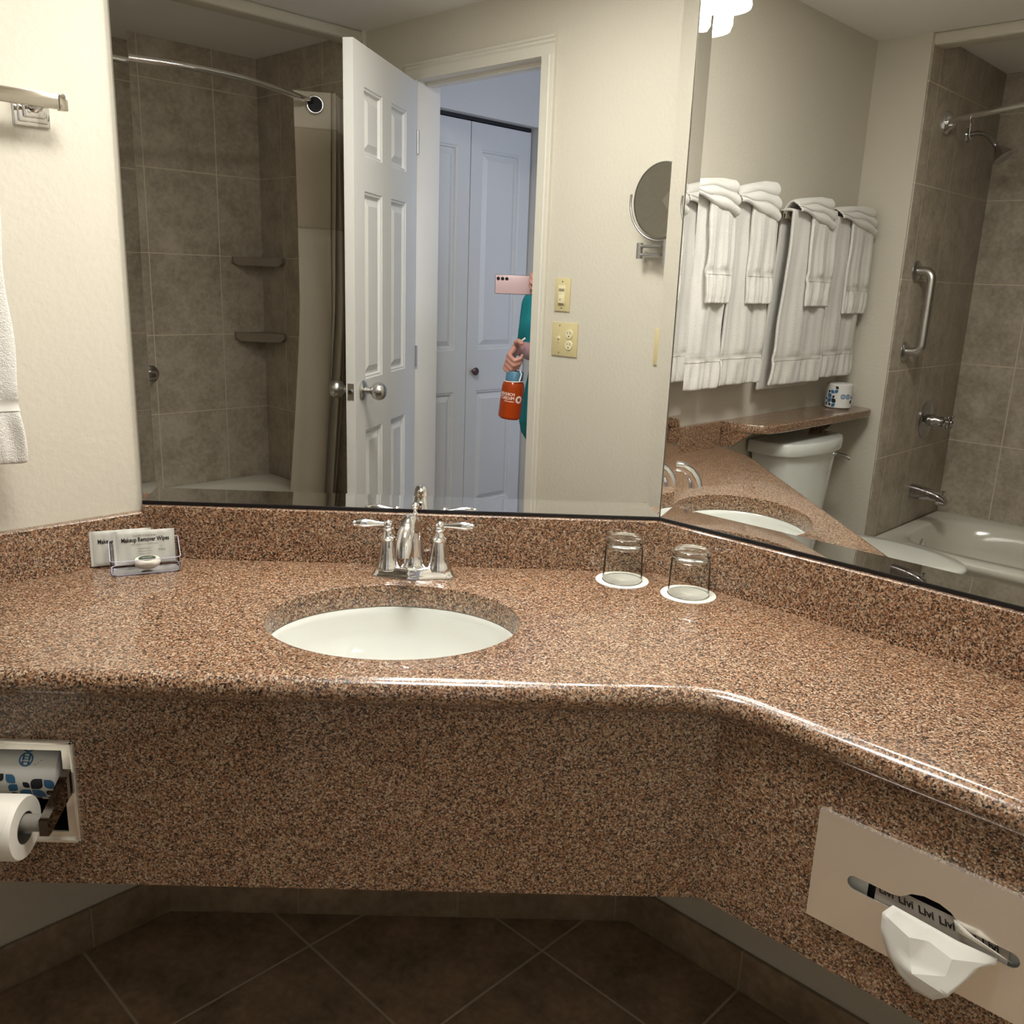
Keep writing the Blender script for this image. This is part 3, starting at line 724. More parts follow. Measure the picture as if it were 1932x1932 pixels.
def towel(kind, b0, b1, zb, zback, af, ab_, seed, label, group, **kw):
    f = hang(b0, b1, zb, zback, af, ab_, seed, **kw)
    g = G('r'); g.grid(f, 48, 110)
    o = g.make(kind, 'terry', base=(0.07, (b0+b1)/2, zb), ang=80, mods=[('SOLIDIFY', dict(thickness=0.011, offset=-1.0)), ('SUBSURF', dict(levels=1, render_levels=1))])
    tag(o, label, 'towel', group)
    zt = kw.get('zt', 1.720); Lt = (zt-zb)+(af-ab_)+(zt-zback)
    g = G('r')
    def fb(i, j):
        p = f(i, (0.094+0.020*j)/Lt); return (p[0]+0.0016, p[1], p[2])
    g.grid(fb, 48, 3); bd = g.make('woven_band', 'terry_band', o, ang=80); bd['label'] = 'smooth woven band'
    return o
def washcloth(b0, b1, zc, label, seed, rise=0.06):
    rnd = random.Random(seed)
    g = G('r')
    w = b1-b0
    def f(u, v):
        # u along from pinch (near) to open end, v across three soft pleats, then over the bar
        zl = zc - 0.020 - 0.052*u**1.4 ; zh = zc + 0.020 + rise*(u**0.7) - 0.03*max(0, u-0.8)
        b = b0 + w*u + 0.010*math.sin(v*3)*u + 0.012*u*(v-0.5)
        if v < 0.75:
            k = v/0.75; pl = abs(math.sin(k*PI*3.0))**0.6
            a = 0.112 + 0.016*pl*(0.4+0.6*u) - 0.030*k**2
            z = zl + (zh-zl)*k + 0.004*math.sin(u*9+k*5)
        else:
            k = (v-0.75)/0.25; a = 0.082 - 0.055*k; z = zh + 0.006*math.sin(k*PI) - 0.05*k*k
        return (a, b, z)
    g.grid(f, 30, 48)
    o = g.make('washcloth', 'terry', base=(0.07, (b0+b1)/2, zc), ang=80, mods=[('SOLIDIFY', dict(thickness=0.008, offset=-1.0)), ('SUBSURF', dict(levels=1, render_levels=1))])
    return tag(o, label, 'washcloth', 'washcloths folded on top of the towels')
GB, GH = 'white bath towels on the towel bars', 'white hand towels over the bath towels'
towel('bath_towel', 0.998, 1.255, 1.095, 1.15, 0.092, 0.036, 1, 'white terry bath towel nearest the counter, first of the four', GB, flare=0.02)
towel('hand_towel', 1.105, 1.262, 1.385, 1.45, 0.112, 0.028, 2, 'white hand towel over the bath towel nearest the counter', GH, zt=1.735, tw=0.02)
washcloth(0.995, 1.262, 1.735, 'white washcloth folded on the towels nearest the counter', 3, 0.035)
towel('bath_towel', 1.280, 1.545, 1.100, 1.14, 0.092, 0.036, 4, 'white bath towel second from the counter, beside the bare bar section', GB, flare=0.03)
towel('hand_towel', 1.375, 1.545, 1.385, 1.45, 0.112, 0.028, 5, 'white hand towel on the second bath towel from the counter', GH, zt=1.735, tw=0.02)
washcloth(1.285, 1.535, 1.735, 'white washcloth with raised corner on the second towels from the counter', 6, 0.055)
towel('bath_towel', 1.690, 1.985, 1.080, 1.06, 0.092, 0.034, 7, 'wide white bath towel over the toilet, third from the counter', GB, flare=0.17)
towel('hand_towel', 1.800, 1.995, 1.378, 1.45, 0.112, 0.028, 8, 'white hand towel on the third bath towel from the counter', GH, zt=1.735, tw=0.03)
washcloth(1.700, 1.965, 1.735, 'white washcloth folded round on the third towels from the counter', 9, 0.035)
towel('bath_towel', 2.055, 2.330, 1.090, 1.10, 0.092, 0.036, 10, 'white bath towel farthest from the counter, beside the tub wall', GB, flare=0.04)
towel('hand_towel', 2.150, 2.345, 1.350, 1.45, 0.112, 0.028, 11, 'white hand towel on the bath towel beside the tub wall', GH, zt=1.735, tw=0.02)
washcloth(2.045, 2.350, 1.735, 'white washcloth folded on the towels beside the tub wall', 12, 0.03)

# ---------------------------------------------------------------- shelf over the toilet
sh = thing('granite_shelf', 'brown granite shelf on brackets above the toilet tank', 'shelf', (0, 1.9, 0.92), 'r')
def shp(z, o=0.0):
    pts = [(0.0005, 1.448), (0.06, 1.452), (0.155-o, 1.475+o)]
    r = 0.06
    pts += [(0.185-o, 1.51), (0.195-o, 1.60), (0.20-o, 2.0)]
    for k in range(7):
        th = PI/2*k/6; pts.append((0.20-o-r+r*math.cos(th), 2.392-o-r+r*math.sin(th)))
    pts += [(0.0005, 2.392-o)]
    return [(a, b, z) for a, b in pts]
g = G('r'); g.loft([shp(0.921, 0.004), shp(0.925), shp(0.949), shp(0.953, 0.004)]); g.make('shelf_slab', 'granite', sh)
for b in (1.452, 2.20):
    g = G('r'); g.loft([[(0.0005, bb_, ZC+0.001 if b < 2 else 0.82), (0.055 if b < 2 else 0.03, bb_, ZC+0.001 if b < 2 else 0.82), (0.135, bb_, 0.9205), (0.0005, bb_, 0.9205)] for bb_ in (b, b+0.02)]); g.make('bracket', 'granite', sh)

# wrapped toilet rolls
def leafs(g, P, u, v, s, flip):
    """leaf: square with two opposite rounded corners"""
    pts = []
    for (cx_, cy_, a0, rnd_) in ((1, -1, -PI/2, not flip), (1, 1, 0, flip), (-1, 1, PI/2, not flip), (-1, -1, PI, flip)):
        r = 0.95 if rnd_ else 0.15
        for k in range(6):
            th = a0+PI/2*k/5; pts.append((u+s*(cx_*(1-r)+r*math.cos(th)), v+s*(cy_*(1-r)+r*math.sin(th))))
    rings = [[P(u+(a-u)*f_, v+(b-v)*f_) for a, b in pts] for f_ in (1.0, 0.75, 0.5, 0.25, 0.02)]
    g.loft(rings, False, True)
def wrapped_roll(root, c, ax, R_, Hh, frame, ang0, sgn=1, marks=True, refd=None):
    """c centre of one end, ax axis, ang0 the direction (vector) of the printed front"""
    ax = Vector(ax).normalized(); fr = Vector(ang0); fr = (fr-ax*fr.dot(ax)).normalized(); sd = ax.cross(fr)*sgn; c = Vector(c)
    g = G(frame); g.lathe([(0.012, 0.003), (0.02, 0.0), (R_-0.006, 0.0), (R_, 0.005), (R_, Hh-0.005), (R_-0.006, Hh), (0.02, Hh), (0.012, Hh-0.003)], tuple(c), tuple(ax), 40)
    g.make('wrapped_paper', 'wrap', root)
    def P(u, v): th = u/R_; return c + ax*v + (R_+0.0004)*(math.cos(th)*fr + math.sin(th)*sd)
    lf = [(-.022, .034, .0092, 1, 'navy'), (-.042, .034, .0092, 0, 'blue'), (-.042, .054, .0092, 1, 'blue'), (-.024, .050, .005, 0, 'navy'), (-.059, .040, .005, 1, 'navy'),
          (-.022, .015, .0078, 0, 'blue'), (-.039, .017, .0055, 1, 'navy'), (-.030, .071, .0072, 1, 'blue'), (-.014, .073, .0072, 0, 'blue'), (-.012, .089, .006, 1, 'navy'), (-.045, .071, .005, 0, 'navy'),
          (.058, .030, .007, 0, 'navy'), (.062, .048, .006, 1, 'blue'), (-.058, .018, .007, 0, 'blue')]
    for m_ in ('blue', 'navy'):
        g = G(frame)
        for u, v, s, fl, mm in lf:
            if mm == m_: leafs(g, P, u, v, s, fl)
        g.make('printed_leaves', m_, root)
    g = G(frame)
    for u in (.016, .038):
        for r0, r1 in ((.0108, .0085),):
            for k in range(24):
                a, b = 2*PI*k/24, 2*PI*(k+1)/24
                g.poly([P(u+r0*math.cos(a), .052+r0*math.sin(a)), P(u+r0*math.cos(b), .052+r0*math.sin(b)), P(u+r1*math.cos(b), .052+r1*math.sin(b)), P(u+r1*math.cos(a), .052+r1*math.sin(a))])
        for q in (-.0045, .0045):
            g.poly([P(u-.007, .052+q-.0018), P(u+.007, .052+q-.0018), P(u+.007, .052+q+.0018), P(u-.007, .052+q+.0018)])
        for q in (-.004, 0, .004): g.poly([P(u+q-.0008, .0500), P(u+q+.0008, .0500), P(u+q+.0012, .0540), P(u+q-.0004, .0540)])
    for k in range(3): g.poly([P(.008+.003*k, .036-.004*k), P(.044, .036-.004*k), P(.044, .0372-.004*k), P(.008+.003*k, .0372-.004*k)])
    g.make('printed_emblem', 'blue', root)
tr = thing('wrapped_toilet_roll', 'spare toilet roll in blue-leaf paper wrapper standing on the granite shelf', 'toilet roll', (0.085, 2.265, 0.954), 'r', 'paper-wrapped spare toilet rolls')
wrapped_roll(tr, (0.085, 2.265, 0.9535), (0, 0, 1), 0.055, 0.105, 'r', (0.45, -0.9, 0), 1)

# ---------------------------------------------------------------- toilet
BT = 1.905
to = thing('toilet', 'white two-piece toilet with closed lid, under the granite shelf', 'toilet', (0.4, BT, 0), 'r')
def tank_ring(hw, a0, a1, z, n=24):
    # flat back, bowed front
    pts = [(a0, BT-hw*0.94, z)]
    for k in range(n+1):
        t__ = -1+2*k/n; pts.append((a1 - (a1-a0)*0.30*abs(t__)**2.6 - (0.03 if abs(t__) == 1 else 0), BT+hw*t__, z))
    pts.append((a0, BT+hw*0.94, z)); return pts
g = G('r'); g.loft([tank_ring(0.165, 0.03, 0.185, 0.44), tank_ring(0.185, 0.022, 0.195, 0.50), tank_ring(0.232, 0.02, 0.215, 0.813)]); g.make('tank', 'porcelain', to, ang=50)
g = G('r'); g.loft([tank_ring(0.252, 0.014, 0.230, 0.815), tank_ring(0.256, 0.012, 0.234, 0.821), tank_ring(0.256, 0.012, 0.234, 0.855), tank_ring(0.252, 0.014, 0.230, 0.863), tank_ring(0.238, 0.022, 0.217, 0.866)]); g.make('tank_lid', 'porcelain', to, ang=50)
g = G('r'); g.tube([(0.15, BT+0.222, 0.772), (0.15, BT+0.252, 0.774)], [0.011, 0.008]); g.tube([(0.15, BT+0.250, 0.774), (0.19, BT+0.258, 0.769), (0.215, BT+0.260, 0.759)], [0.007, 0.008, 0.009]); g.make('flush_lever', 'chrome', to)
def egg(a0, a1, hw, z, n=48, bc=BT):
    o = []
    for k in range(n):
        th = 2*PI*k/n; c_ = math.cos(th); s_ = math.sin(th)
        am = a0+(a1-a0)*0.42; ra = (a1-am) if c_ > 0 else (am-a0)
        o.append((am+ra*c_, bc+hw*(s_ if c_ > 0 else math.copysign(abs(s_)**0.75, s_)), z))
    return o
g = G('r'); g.loft([egg(0.12, 0.56, 0.10, 0.0005), egg(0.12, 0.56, 0.10, 0.03), egg(0.14, 0.52, 0.085, 0.12), egg(0.14, 0.60, 0.105, 0.22), egg(0.16, 0.72, 0.15, 0.32), egg(0.20, 0.775, 0.178, 0.40), egg(0.21, 0.785, 0.182, 0.435)]); 
g.box(0.03, 0.30, BT-0.12, BT+0.12, 0.34, 0.44, 0.02, 3); g.make('bowl', 'porcelain', to, ang=60)
g = G('r'); g.loft([egg(0.24, 0.795, 0.190, 0.437), egg(0.235, 0.800, 0.193, 0.443), egg(0.24, 0.795, 0.190, 0.450)]); g.make('seat', 'plastic_white', to, ang=60)
g = G('r'); g.loft([egg(0.235, 0.800, 0.193, 0.4535), egg(0.23, 0.806, 0.197, 0.459), egg(0.23, 0.806, 0.197, 0.466), egg(0.24, 0.798, 0.190, 0.474), egg(0.30, 0.74, 0.14, 0.478)]); g.make('seat_lid', 'plastic_white', to, ang=60)

# ---------------------------------------------------------------- bathtub and shower
tub = thing('bathtub', 'white enamelled alcove bathtub with rolled rim in the tiled alcove', 'bathtub', (1.0, 2.84, 0), 'r')
def sup(a0, a1, b0, b1, z, e=8, n=96):
    ca, cb, ha, hb = (a0+a1)/2, (b0+b1)/2, (a1-a0)/2, (b1-b0)/2
    o = []
    for k in range(n):
        th = 2*PI*(k+0.5)/n; c_, s_ = math.cos(th), math.sin(th); r = (abs(c_)**e+abs(s_)**e)**(-1/e); o.append((ca+ha*c_*r, cb+hb*s_*r, z))
    return o
TZ = 0.365
g = G('r'); g.loft([sup(.234, 1.790, 2.425, 3.277, 0.001, 60), sup(.234, 1.790, 2.425, 3.277, TZ-0.045, 60), sup(.234, 1.790, 2.41, 3.277, TZ-0.035, 60), sup(.234, 1.790, 2.41, 3.277, TZ-0.012, 60), sup(.236, 1.788, 2.418, 3.275, TZ, 40),
                    sup(.295, 1.70, 2.500, 3.20, TZ, 5), sup(.315, 1.68, 2.515, 3.185, TZ-0.012, 4.5), sup(.335, 1.64, 2.53, 3.17, TZ-0.12, 4.5), sup(.37, 1.56, 2.56, 3.14, 0.12, 4.5), sup(.42, 1.48, 2.62, 3.08, 0.075, 4), sup(.7, 1.2, 2.8, 2.95, 0.07, 3)])
g.make('tub_shell', 'tubmat', tub, ang=60)
g = G('r'); g.lathe([(0, 0.010), (0.03, 0.009), (0.037, 0.004), (0.037, -0.006)], (0.325, 2.84, 0.275), (1, 0, 0.15), 28); ov = g.make('overflow_plate', 'chrome', tub)
g = G('r'); g.tube([(0.333, 2.84, 0.275), (0.362, 2.845, 0.250)], [0.006, 0.004]); g.make('trip_lever', 'chrome', ov, base=tub['_b'])
sp = thing('tub_spout', 'chrome tub spout with pull-up diverter on the tiled end wall', 'spout', (0.231, 2.868, 0.527), 'r')
g = G('r'); rings = []
for a, zt_, zb_, hw in ((0.2305, 0.560, 0.493, 0.031), (0.26, 0.558, 0.492, 0.031), (0.32, 0.548, 0.497, 0.028), (0.355, 0.538, 0.497, 0.025), (0.356, 0.537, 0.483, 0.025), (0.385, 0.526, 0.480, 0.023), (0.395, 0.508, 0.482, 0.020)):
    zc_, hz = (zt_+zb_)/2, (zt_-zb_)/2
    rings.append([(a, 2.868+hw*math.copysign(abs(math.cos(t9))**0.6, math.cos(t9)), zc_+hz*math.copysign(abs(math.sin(t9))**0.6, math.sin(t9))) for t9 in [2*PI*k/24 for k in range(24)]])
g.loft(rings); g.make('spout_body', 'shower_chrome', sp)
g = G('r'); g.lathe([(0.003, 0), (0.003, 0.018), (0.009, 0.020), (0.009, 0.024), (0, 0.026)], (0.376, 2.868, 0.526), n=16); g.make('diverter_knob', 'shower_chrome', sp)
va = thing('shower_valve', 'round chrome shower valve with cross handle on the tiled end wall', 'shower valve', (0.231, 2.92, 0.865), 'r')
g = G('r'); g.lathe([(0.0, 0.0), (0.090, 0.0), (0.090, 0.004), (0.080, 0.010), (0.035, 0.016), (0, 0.016)], (0.2305, 2.92, 0.865), (1, 0, 0), 48); g.make('escutcheon', 'shower_chrome', va)
g = G('r'); g.lathe([(0.028, 0.012), (0.028, 0.050), (0.024, 0.055), (0.024, 0.085), (0.014, 0.092), (0.012, 0.108)], (0.2305, 2.92, 0.865), (1, 0, 0), 32); g.make('valve_body', 'shower_chrome', va)
g = G('r'); 
for k in range(4):
    th = PI/4+PI/2*k; d = (0, math.cos(th), math.sin(th))
    g.tube([(0.337, 2.92, 0.865), (0.339, 2.92+0.030*d[1], 0.865+0.030*d[2])], [0.007, 0.0045], 10); g.ball((0.339, 2.92+0.034*d[1], 0.865+0.034*d[2]), 0.008, 12, 8)
g.ball((0.345, 2.92, 0.865), 0.012, 14, 8); g.make('cross_handle', 'shower_chrome', va)
sw = thing('wall_shower', 'chrome shower head on a bent arm high on the end wall', 'shower head', (0.231, 2.905, 2.122), 'r')
g = G('r'); g.lathe([(0, 0), (0.030, 0), (0.028, 0.006), (0.012, 0.012)], (0.2305, 2.905, 2.122), (1, 0, 0), 24); g.make('flange', 'shower_chrome', sw)
g = G('r'); g.tube([(0.235, 2.905, 2.122), (0.27, 2.905, 2.128), (0.30, 2.904, 2.122), (0.325, 2.902, 2.104), (0.35, 2.90, 2.078)], 0.0105); g.make('arm', 'shower_chrome', sw)
g = G('r'); g.lathe([(0.011, 0), (0.013, 0.012), (0.010, 0.020), (0.014, 0.030), (0.030, 0.052), (0.042, 0.075), (0.043, 0.082), (0.0, 0.080)], (0.345, 2.900, 2.083), (0.62, -0.05, -0.78), 32); g.make('head', 'shower_chrome', sw)
def grabbar(p0, p1, out, label):
    p0, p1, out = Vector(p0), Vector(p1), Vector(out); d = (p1-p0).normalized()
    root = thing('grab_bar', label, 'grab bar', tuple(p0), 'r')
    g = G('r'); o = out*0.072; r = 0.035; pts = [p0+out*0.002]
    for k in range(7):
        th = PI/2*k/6; pts.append(p0+o-out*r + out*r*math.sin(th) + d*(r-r*math.cos(th)))
    for k in range(7):
        th = PI/2*k/6; pts.append(p1+o - d*r + d*r*math.sin(th) - out*(r-r*math.cos(th)))
    pts.append(p1+out*0.002); g.tube(pts, 0.019, 18); g.make('bar', 'steel', root)
    for p in (p0, p1):
        g = G('r'); g.lathe([(0, 0), (0.043, 0), (0.043, 0.005), (0.036, 0.011), (0.019, 0.013)], tuple(p+out*0.0006), tuple(out), 28); g.make('flange', 'steel', root)
grabbar((0.23, 2.537, 1.196), (0.23, 2.540, 1.534), (1, 0, 0), 'short vertical steel grab bar on the tiled end wall by the tub')
grabbar((0.76, 3.28, 0.932), (1.165, 3.28, 0.932), (0, -1, 0), 'horizontal steel grab bar low on the long tiled tub wall')
# curved rod
ctrl = [(.2305, 2.632), (.33, 2.555), (.45, 2.478), (.60, 2.400), (.75, 2.342), (.95, 2.303), (1.13, 2.312), (1.27, 2.352), (1.40, 2.405), (1.53, 2.468), (1.66, 2.535), (1.79, 2.612)]
rod = thing('shower_curtain_rod', 'bowed chrome shower curtain rod across the tub alcove', 'curtain rod', (0.23, 2.63, 2.13), 'r')
def cr(P, n=8):
    o = []; Q = [P[0]]+list(P)+[P[-1]]
    for i in range(1, len(Q)-2):
        for k in range(n):
            t9 = k/n; o.append(tuple(0.5*((2*Q[i][c])+(-Q[i-1][c]+Q[i+1][c])*t9+(2*Q[i-1][c]-5*Q[i][c]+4*Q[i+1][c]-Q[i+2][c])*t9**2+(-Q[i-1][c]+3*Q[i][c]-3*Q[i+1][c]+Q[i+2][c])*t9**3) for c in range(2)))
    o.append(tuple(P[-1])); return o
rp = cr(ctrl)
g = G('r'); g.tube([(a, b, 2.135) for a, b in rp], 0.0125, 16); g.make('rod', 'chrome', rod)
for a, sg in ((0.2305, 1), (1.7925, -1)):
    b = 2.632 if sg > 0 else 2.613
    g = G('r'); g.loft([[(a+sg*d_, b+hb*math.copysign(abs(math.cos(t9))**0.5, math.cos(t9)), 2.135+hz*math.copysign(abs(math.sin(t9))**0.5, math.sin(t9))) for t9 in [2*PI*k/24 for k in range(24)]] for d_, hb, hz in ((0, .032, .046), (.008, .032, .046), (.014, .024, .036), (.035, .016, .018))]); g.make('end_flange', 'chrome', rod)
hk = thing('curtain_hook', 'small metal hook ring hanging on the rod near the shower head', 'hook', (0.37, 2.527, 2.12), 'r')
g = G('r'); g.tube([(0.37, 2.527+0.017*math.sin(t9), 2.130-0.004+0.022*math.cos(t9)) for t9 in [2*PI*k/20 for k in range(19)]], 0.0015, 8); g.tube([(0.37, 2.520, 2.108), (0.37, 2.525, 2.06), (0.372, 2.545, 2.05)], 0.0015, 8); g.make('hook_wire', 'chrome', hk)
# curtain gathered at the far end
cu = thing('shower_curtain', 'beige shower curtain gathered at the far end of the rod behind the door', 'shower curtain', (1.65, 2.53, 2.1), 'r')
def cpath(t9):
    a = 1.520 + 0.255*t9
    k = min(1, max(0, (t9-0.25)/0.2))
    rodb = 2.463+(a-1.53)*0.56
    if t9 < 0.42:
        u = t9/0.42; return (1.520+0.135*u, 2.530-0.075*u+0.0)
    u = (t9-0.42)/0.58
    return (1.655+0.115*u, rodb+0.05*math.cos(u*PI*7.0)*1.0-0.030)
def csurf(z0, z1, off=0.0):
    def f(i, j):
        z = z0+(z1-z0)*j; a, b = cpath(i); s_ = (2.17-z)/2.0
        a = a + 0.010*math.sin(i*20+z*1.3)*s_*(1 if i > 0.01 else 1) + 0.012*s_*(1-i); b = b + 0.022*s_*math.sin(i*14+1) + 0.008*math.sin(3*z+i*9) + 0.14*max(0, (1.3-z)/1.1)**1.3
        return (a, b+off, z)
    return f
for nm, z0, z1, mt in (('curtain_header', 2.03, 2.175, 'curtain'), ('sheer_window', 1.62, 2.03, 'curtain_sheer'), ('curtain_body', 0.13, 1.62, 'curtain')):
    g = G('r'); g.grid(csurf(z0, z1), 90, 30); g.make(nm, mt, cu, ang=80, mods=[('SOLIDIFY', dict(thickness=0.0015))])
ra, rb_ = cpath(0.24)
g = G('r'); nrm_ = Vector((-0.49, -0.87, 0)).normalized(); tx = Vector((-nrm_.y, nrm_.x, 0)); cc = Vector((ra, rb_, 2.123))+nrm_*0.006
pts = [cc+0.033*(math.cos(t9)*tx+math.sin(t9)*Vector((0, 0, 1))) for t9 in [2*PI*k/32 for k in range(33)]]
g.tube(pts, 0.0055, 10); g.make('grommet', 'chrome', cu)
g = G('r'); g.lathe([(0, 0.001), (0.030, 0.001)], tuple(cc-nrm_*0.002), tuple(nrm_), 28); g.make('grommet_opening', 'dark', cu)
# corner shelves
for z, lb in ((1.472, 'upper brown tile corner shelf in the tub alcove'), (1.098, 'lower brown tile corner shelf in the tub alcove')):
    root = thing('corner_shelf', lb, 'corner shelf', (1.75, 3.2, z), 'r', 'tile corner shelves in the tub alcove')
    def cs(z, o):
        pts = [(1.792, 3.279, z), (1.62+o, 3.279, z), (1.615+o, 3.255-o*.3, z), (1.66, 3.215-o, z), (1.69, 3.172-o*.7, z), (1.70, 3.155-o*.7, z), (1.722, 3.125-o*.5, z), (1.775-o*.3, 3.068+o, z), (1.792, 3.066+o, z)]
        return pts
    g = G('r'); g.loft([cs(z-0.016, 0.02), cs(z, 0.0), cs(z+0.022, 0.0), cs(z+0.026, 0.004)]); g.make('shelf_tile', 'shelf_stone', root)

# ---------------------------------------------------------------- wall plates, magnifying mirror
def plate(b, z, hw, hh, label, cat, kind):
    root = thing('wall_plate', label, cat, (AW, b, z), 'r')
    g = G('r'); g.box(AW-0.0055, AW-0.0005, b-hw, b+hw, z-hh, z+hh, 0.0018, 2); g.make('cover_plate', 'almond', root)
    x = AW-0.0055
    if kind == 'dimmer':
        g = G('r'); g.box(x-0.004, x, b-0.0165, b+0.0165, z-0.036, z+0.034, 0.001); g.make('rocker_frame', 'almond_light', root)
        g = G('r'); g.box(x-0.006, x-0.004, b-0.0135, b+0.0135, z-0.030, z-0.002, 0.001); g.make('rocker', 'almond_light', root)
        g = G('r'); 
        for k in range(7): g.box(x-0.0050, x-0.0040, b-0.0135+0.004*k, b-0.0115+0.004*k, z+0.012, z+0.022)
        g.make('vent_slots', 'almond_dark', root)
        g = G('r'); g.box(x-0.0065, x-0.0058, b+0.001, b+0.007, z-0.017, z-0.015); g.box(x-0.0052, x-0.004, b-0.0135, b+0.0135, z-0.0335, z-0.0315); g.make('slot', 'dark', root)
    if kind == 'outlet':
        for dz in (-0.020, 0.020):
            g = G('r'); g.lathe([(0.0175, 0), (0.0175, 0.002), (0.0165, 0.003), (0, 0.003)], (x, b-0.024, z+dz), (-1, 0, 0), 28); rc = g.make('receptacle', 'almond_light', root)
            g = G('r')
            for (q0, q1, w_) in ((-0.0075, -0.0055, 0.008), (0.0055, 0.0075, 0.007)): g.box(x-0.0035, x-0.003, b-0.024+q0, b-0.024+q1, z+dz+0.001, z+dz+0.001+w_)
            g.lathe([(0, 0), (0.0025, 0), (0.0025, 0.0006), (0, 0.0006)], (x-0.003, b-0.024, z+dz-0.008), (-1, 0, 0), 12); g.make('socket_slots', 'dark', rc, base=root['_b'])
        g = G('r'); g.box(x-0.0012, x, b+0.019, b+0.029, z-0.012, z+0.012); g.tube([(x, b+0.024, z), (x-0.012, b+0.024, z+0.006)], [0.004, 0.003]); g.make('toggle', 'almond_light', root)
    for dz in ((-hh+0.012, hh-0.012)):
        g = G('r'); g.lathe([(0, 0), (0.003, 0), (0.0025, 0.001), (0, 0.001)], (x, b if kind != 'outlet' else b+0.024, z+dz), (-1, 0, 0), 12); g.make('screw', 'almond_dark', root)
plate(1.2165, 1.390, 0.0365, 0.059, 'almond single switch plate with slide switch beside the door casing', 'light switch', 'dimmer')
plate(1.196, 1.231, 0.062, 0.0615, 'almond double plate with toggle switch and outlet below the slide switch', 'outlet', 'outlet')
plate(0.757, 1.235, 0.036, 0.061, 'almond wall plate far right of the others, cut by the mirror edge', 'wall plate', 'blank')
mm_ = thing('magnifying_mirror', 'round chrome swing-arm makeup mirror on the door wall', 'makeup mirror', (AW, 0.62, 1.52), 'r')
mc = Vector((1.735, 0.760, 1.700)); mn_ = Vector((-1, 0.06, 0.0)).normalized()
g = G('r'); g.lathe([(0.0, 0.0), (0.10, 0.0012), (0.112, 0.002)], tuple(mc), tuple(mn_), 64, cap0=False, cap1=False); g.make('mirror_face', 'mirror', mm_)
g = G('r'); g.lathe([(0.112, 0.003), (0.116, 0.003), (0.117, 0.0), (0.115, -0.010), (0.09, -0.014), (0, -0.015)], tuple(mc), tuple(mn_), 64, cap0=False); g.make('rim', 'steel', mm_)
g = G('r'); g.tube([mc+Vector((0.0, 0.125*math.sin(t9), -0.125*math.cos(t9))) for t9 in [math.radians(-100+200*k/32) for k in range(33)]], 0.004, 10); g.make('yoke', 'steel', mm_)
g = G('r'); g.tube([(1.735, 0.735, 1.580), (1.735, 0.735, 1.50)], 0.008); g.lathe([(0.011, -0.025), (0.011, 0.025)], (1.765, 0.858, 1.545)); 
for z in (1.560, 1.532): g.tube([(1.765, 0.858, z), (1.74, 0.760, z)], 0.006, 10); g.tube([(1.765, 0.858, z), (1.775, 0.62, z)], 0.006, 10)
g.make('swing_arm', 'steel', mm_)
g = G('r'); g.lathe([(0.045, 0), (0.045, 0.008), (0.02, 0.014), (0.014, 0.03), (0, 0.03)], (AW-0.0005, 0.62, 1.545), (-1, 0, 0)); g.make('wall_mount', 'steel', mm_)

# ---------------------------------------------------------------- recessed paper holder
hp = thing('toilet_paper_holder', 'chrome recessed toilet paper holder in the granite apron at left', 'toilet paper holder', (0.016, YA, 0.653))
X0, X1, Z0, Z1 = -0.064, 0.096, 0.566, 0.740
g = G(); g.plate([(X0, Z0), (X1, Z0), (X1, Z1), (X0, Z1)], [[(X0+.019, Z0+.017), (X0+.019, Z1-.017), (X1-.019, Z1-.017), (X1-.019, Z0+.017)]], lambda u, v: (u, YA-0.001, v), (0, -0.0035, 0))
for (xa, xb_, za, zb_) in ((X0, X1, Z1-.005, Z1), (X0, X1, Z0, Z0+.005), (X0, X0+.005, Z0, Z1), (X1-.005, X1, Z0, Z1)): g.box(xa, xb_, YA-0.009, YA-0.003, za, zb_, 0.001)
g.make('frame', 'plate_steel', hp)
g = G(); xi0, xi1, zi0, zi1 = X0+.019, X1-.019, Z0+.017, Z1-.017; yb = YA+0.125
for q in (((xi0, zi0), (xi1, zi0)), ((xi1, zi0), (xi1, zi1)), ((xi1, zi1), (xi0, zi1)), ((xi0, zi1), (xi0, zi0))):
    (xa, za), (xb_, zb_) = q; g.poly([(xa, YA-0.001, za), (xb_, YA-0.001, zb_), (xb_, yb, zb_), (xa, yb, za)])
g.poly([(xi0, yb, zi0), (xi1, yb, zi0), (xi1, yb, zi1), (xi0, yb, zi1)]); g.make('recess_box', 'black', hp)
RY, RZ = -0.628, 0.644
for s_, x in ((1, 0.083), (-1, -0.051)):
    g = G(); g.loft([[(x-.0065, y, z+hz), (x+.0065, y, z+hz), (x+.0065, y, z-hz), (x-.0065, y, z-hz)] for y, z, hz in ((YA-0.004, 0.672, 0.020), (YA-0.02, 0.667, 0.0175), (RY-0.006, RZ, 0.0135), (RY-0.013, RZ-0.001, 0.0125))]); g.make('roller_arm', 'dark_chrome', hp)
g = G(); g.tube([(-0.047, RY, RZ), (0.078, RY, RZ)], 0.0125, 20); g.make('roller', 'grey_plastic', hp)
tp = thing('toilet_roll', 'unwrapped white toilet roll on the roller in the left apron', 'toilet roll', (0.0, RY, RZ))
RC = RZ-0.0085
g = G(); g.lathe([(0.0235, -0.052), (0.045, -0.052), (0.047, -0.048), (0.047, 0.046), (0.045, 0.050), (0.0235, 0.050), (0.0235, -0.052)], (0.0, RY, RC), (1, 0, 0), 48, False, False); g.make('paper_roll', 'paper', tp, weld=True)
g = G(); g.lathe([(0.0230, -0.0525), (0.0230, 0.0505)], (0.0, RY, RC), (1, 0, 0), 32, False, False); g.make('cardboard_core', 'grey_plastic', tp)
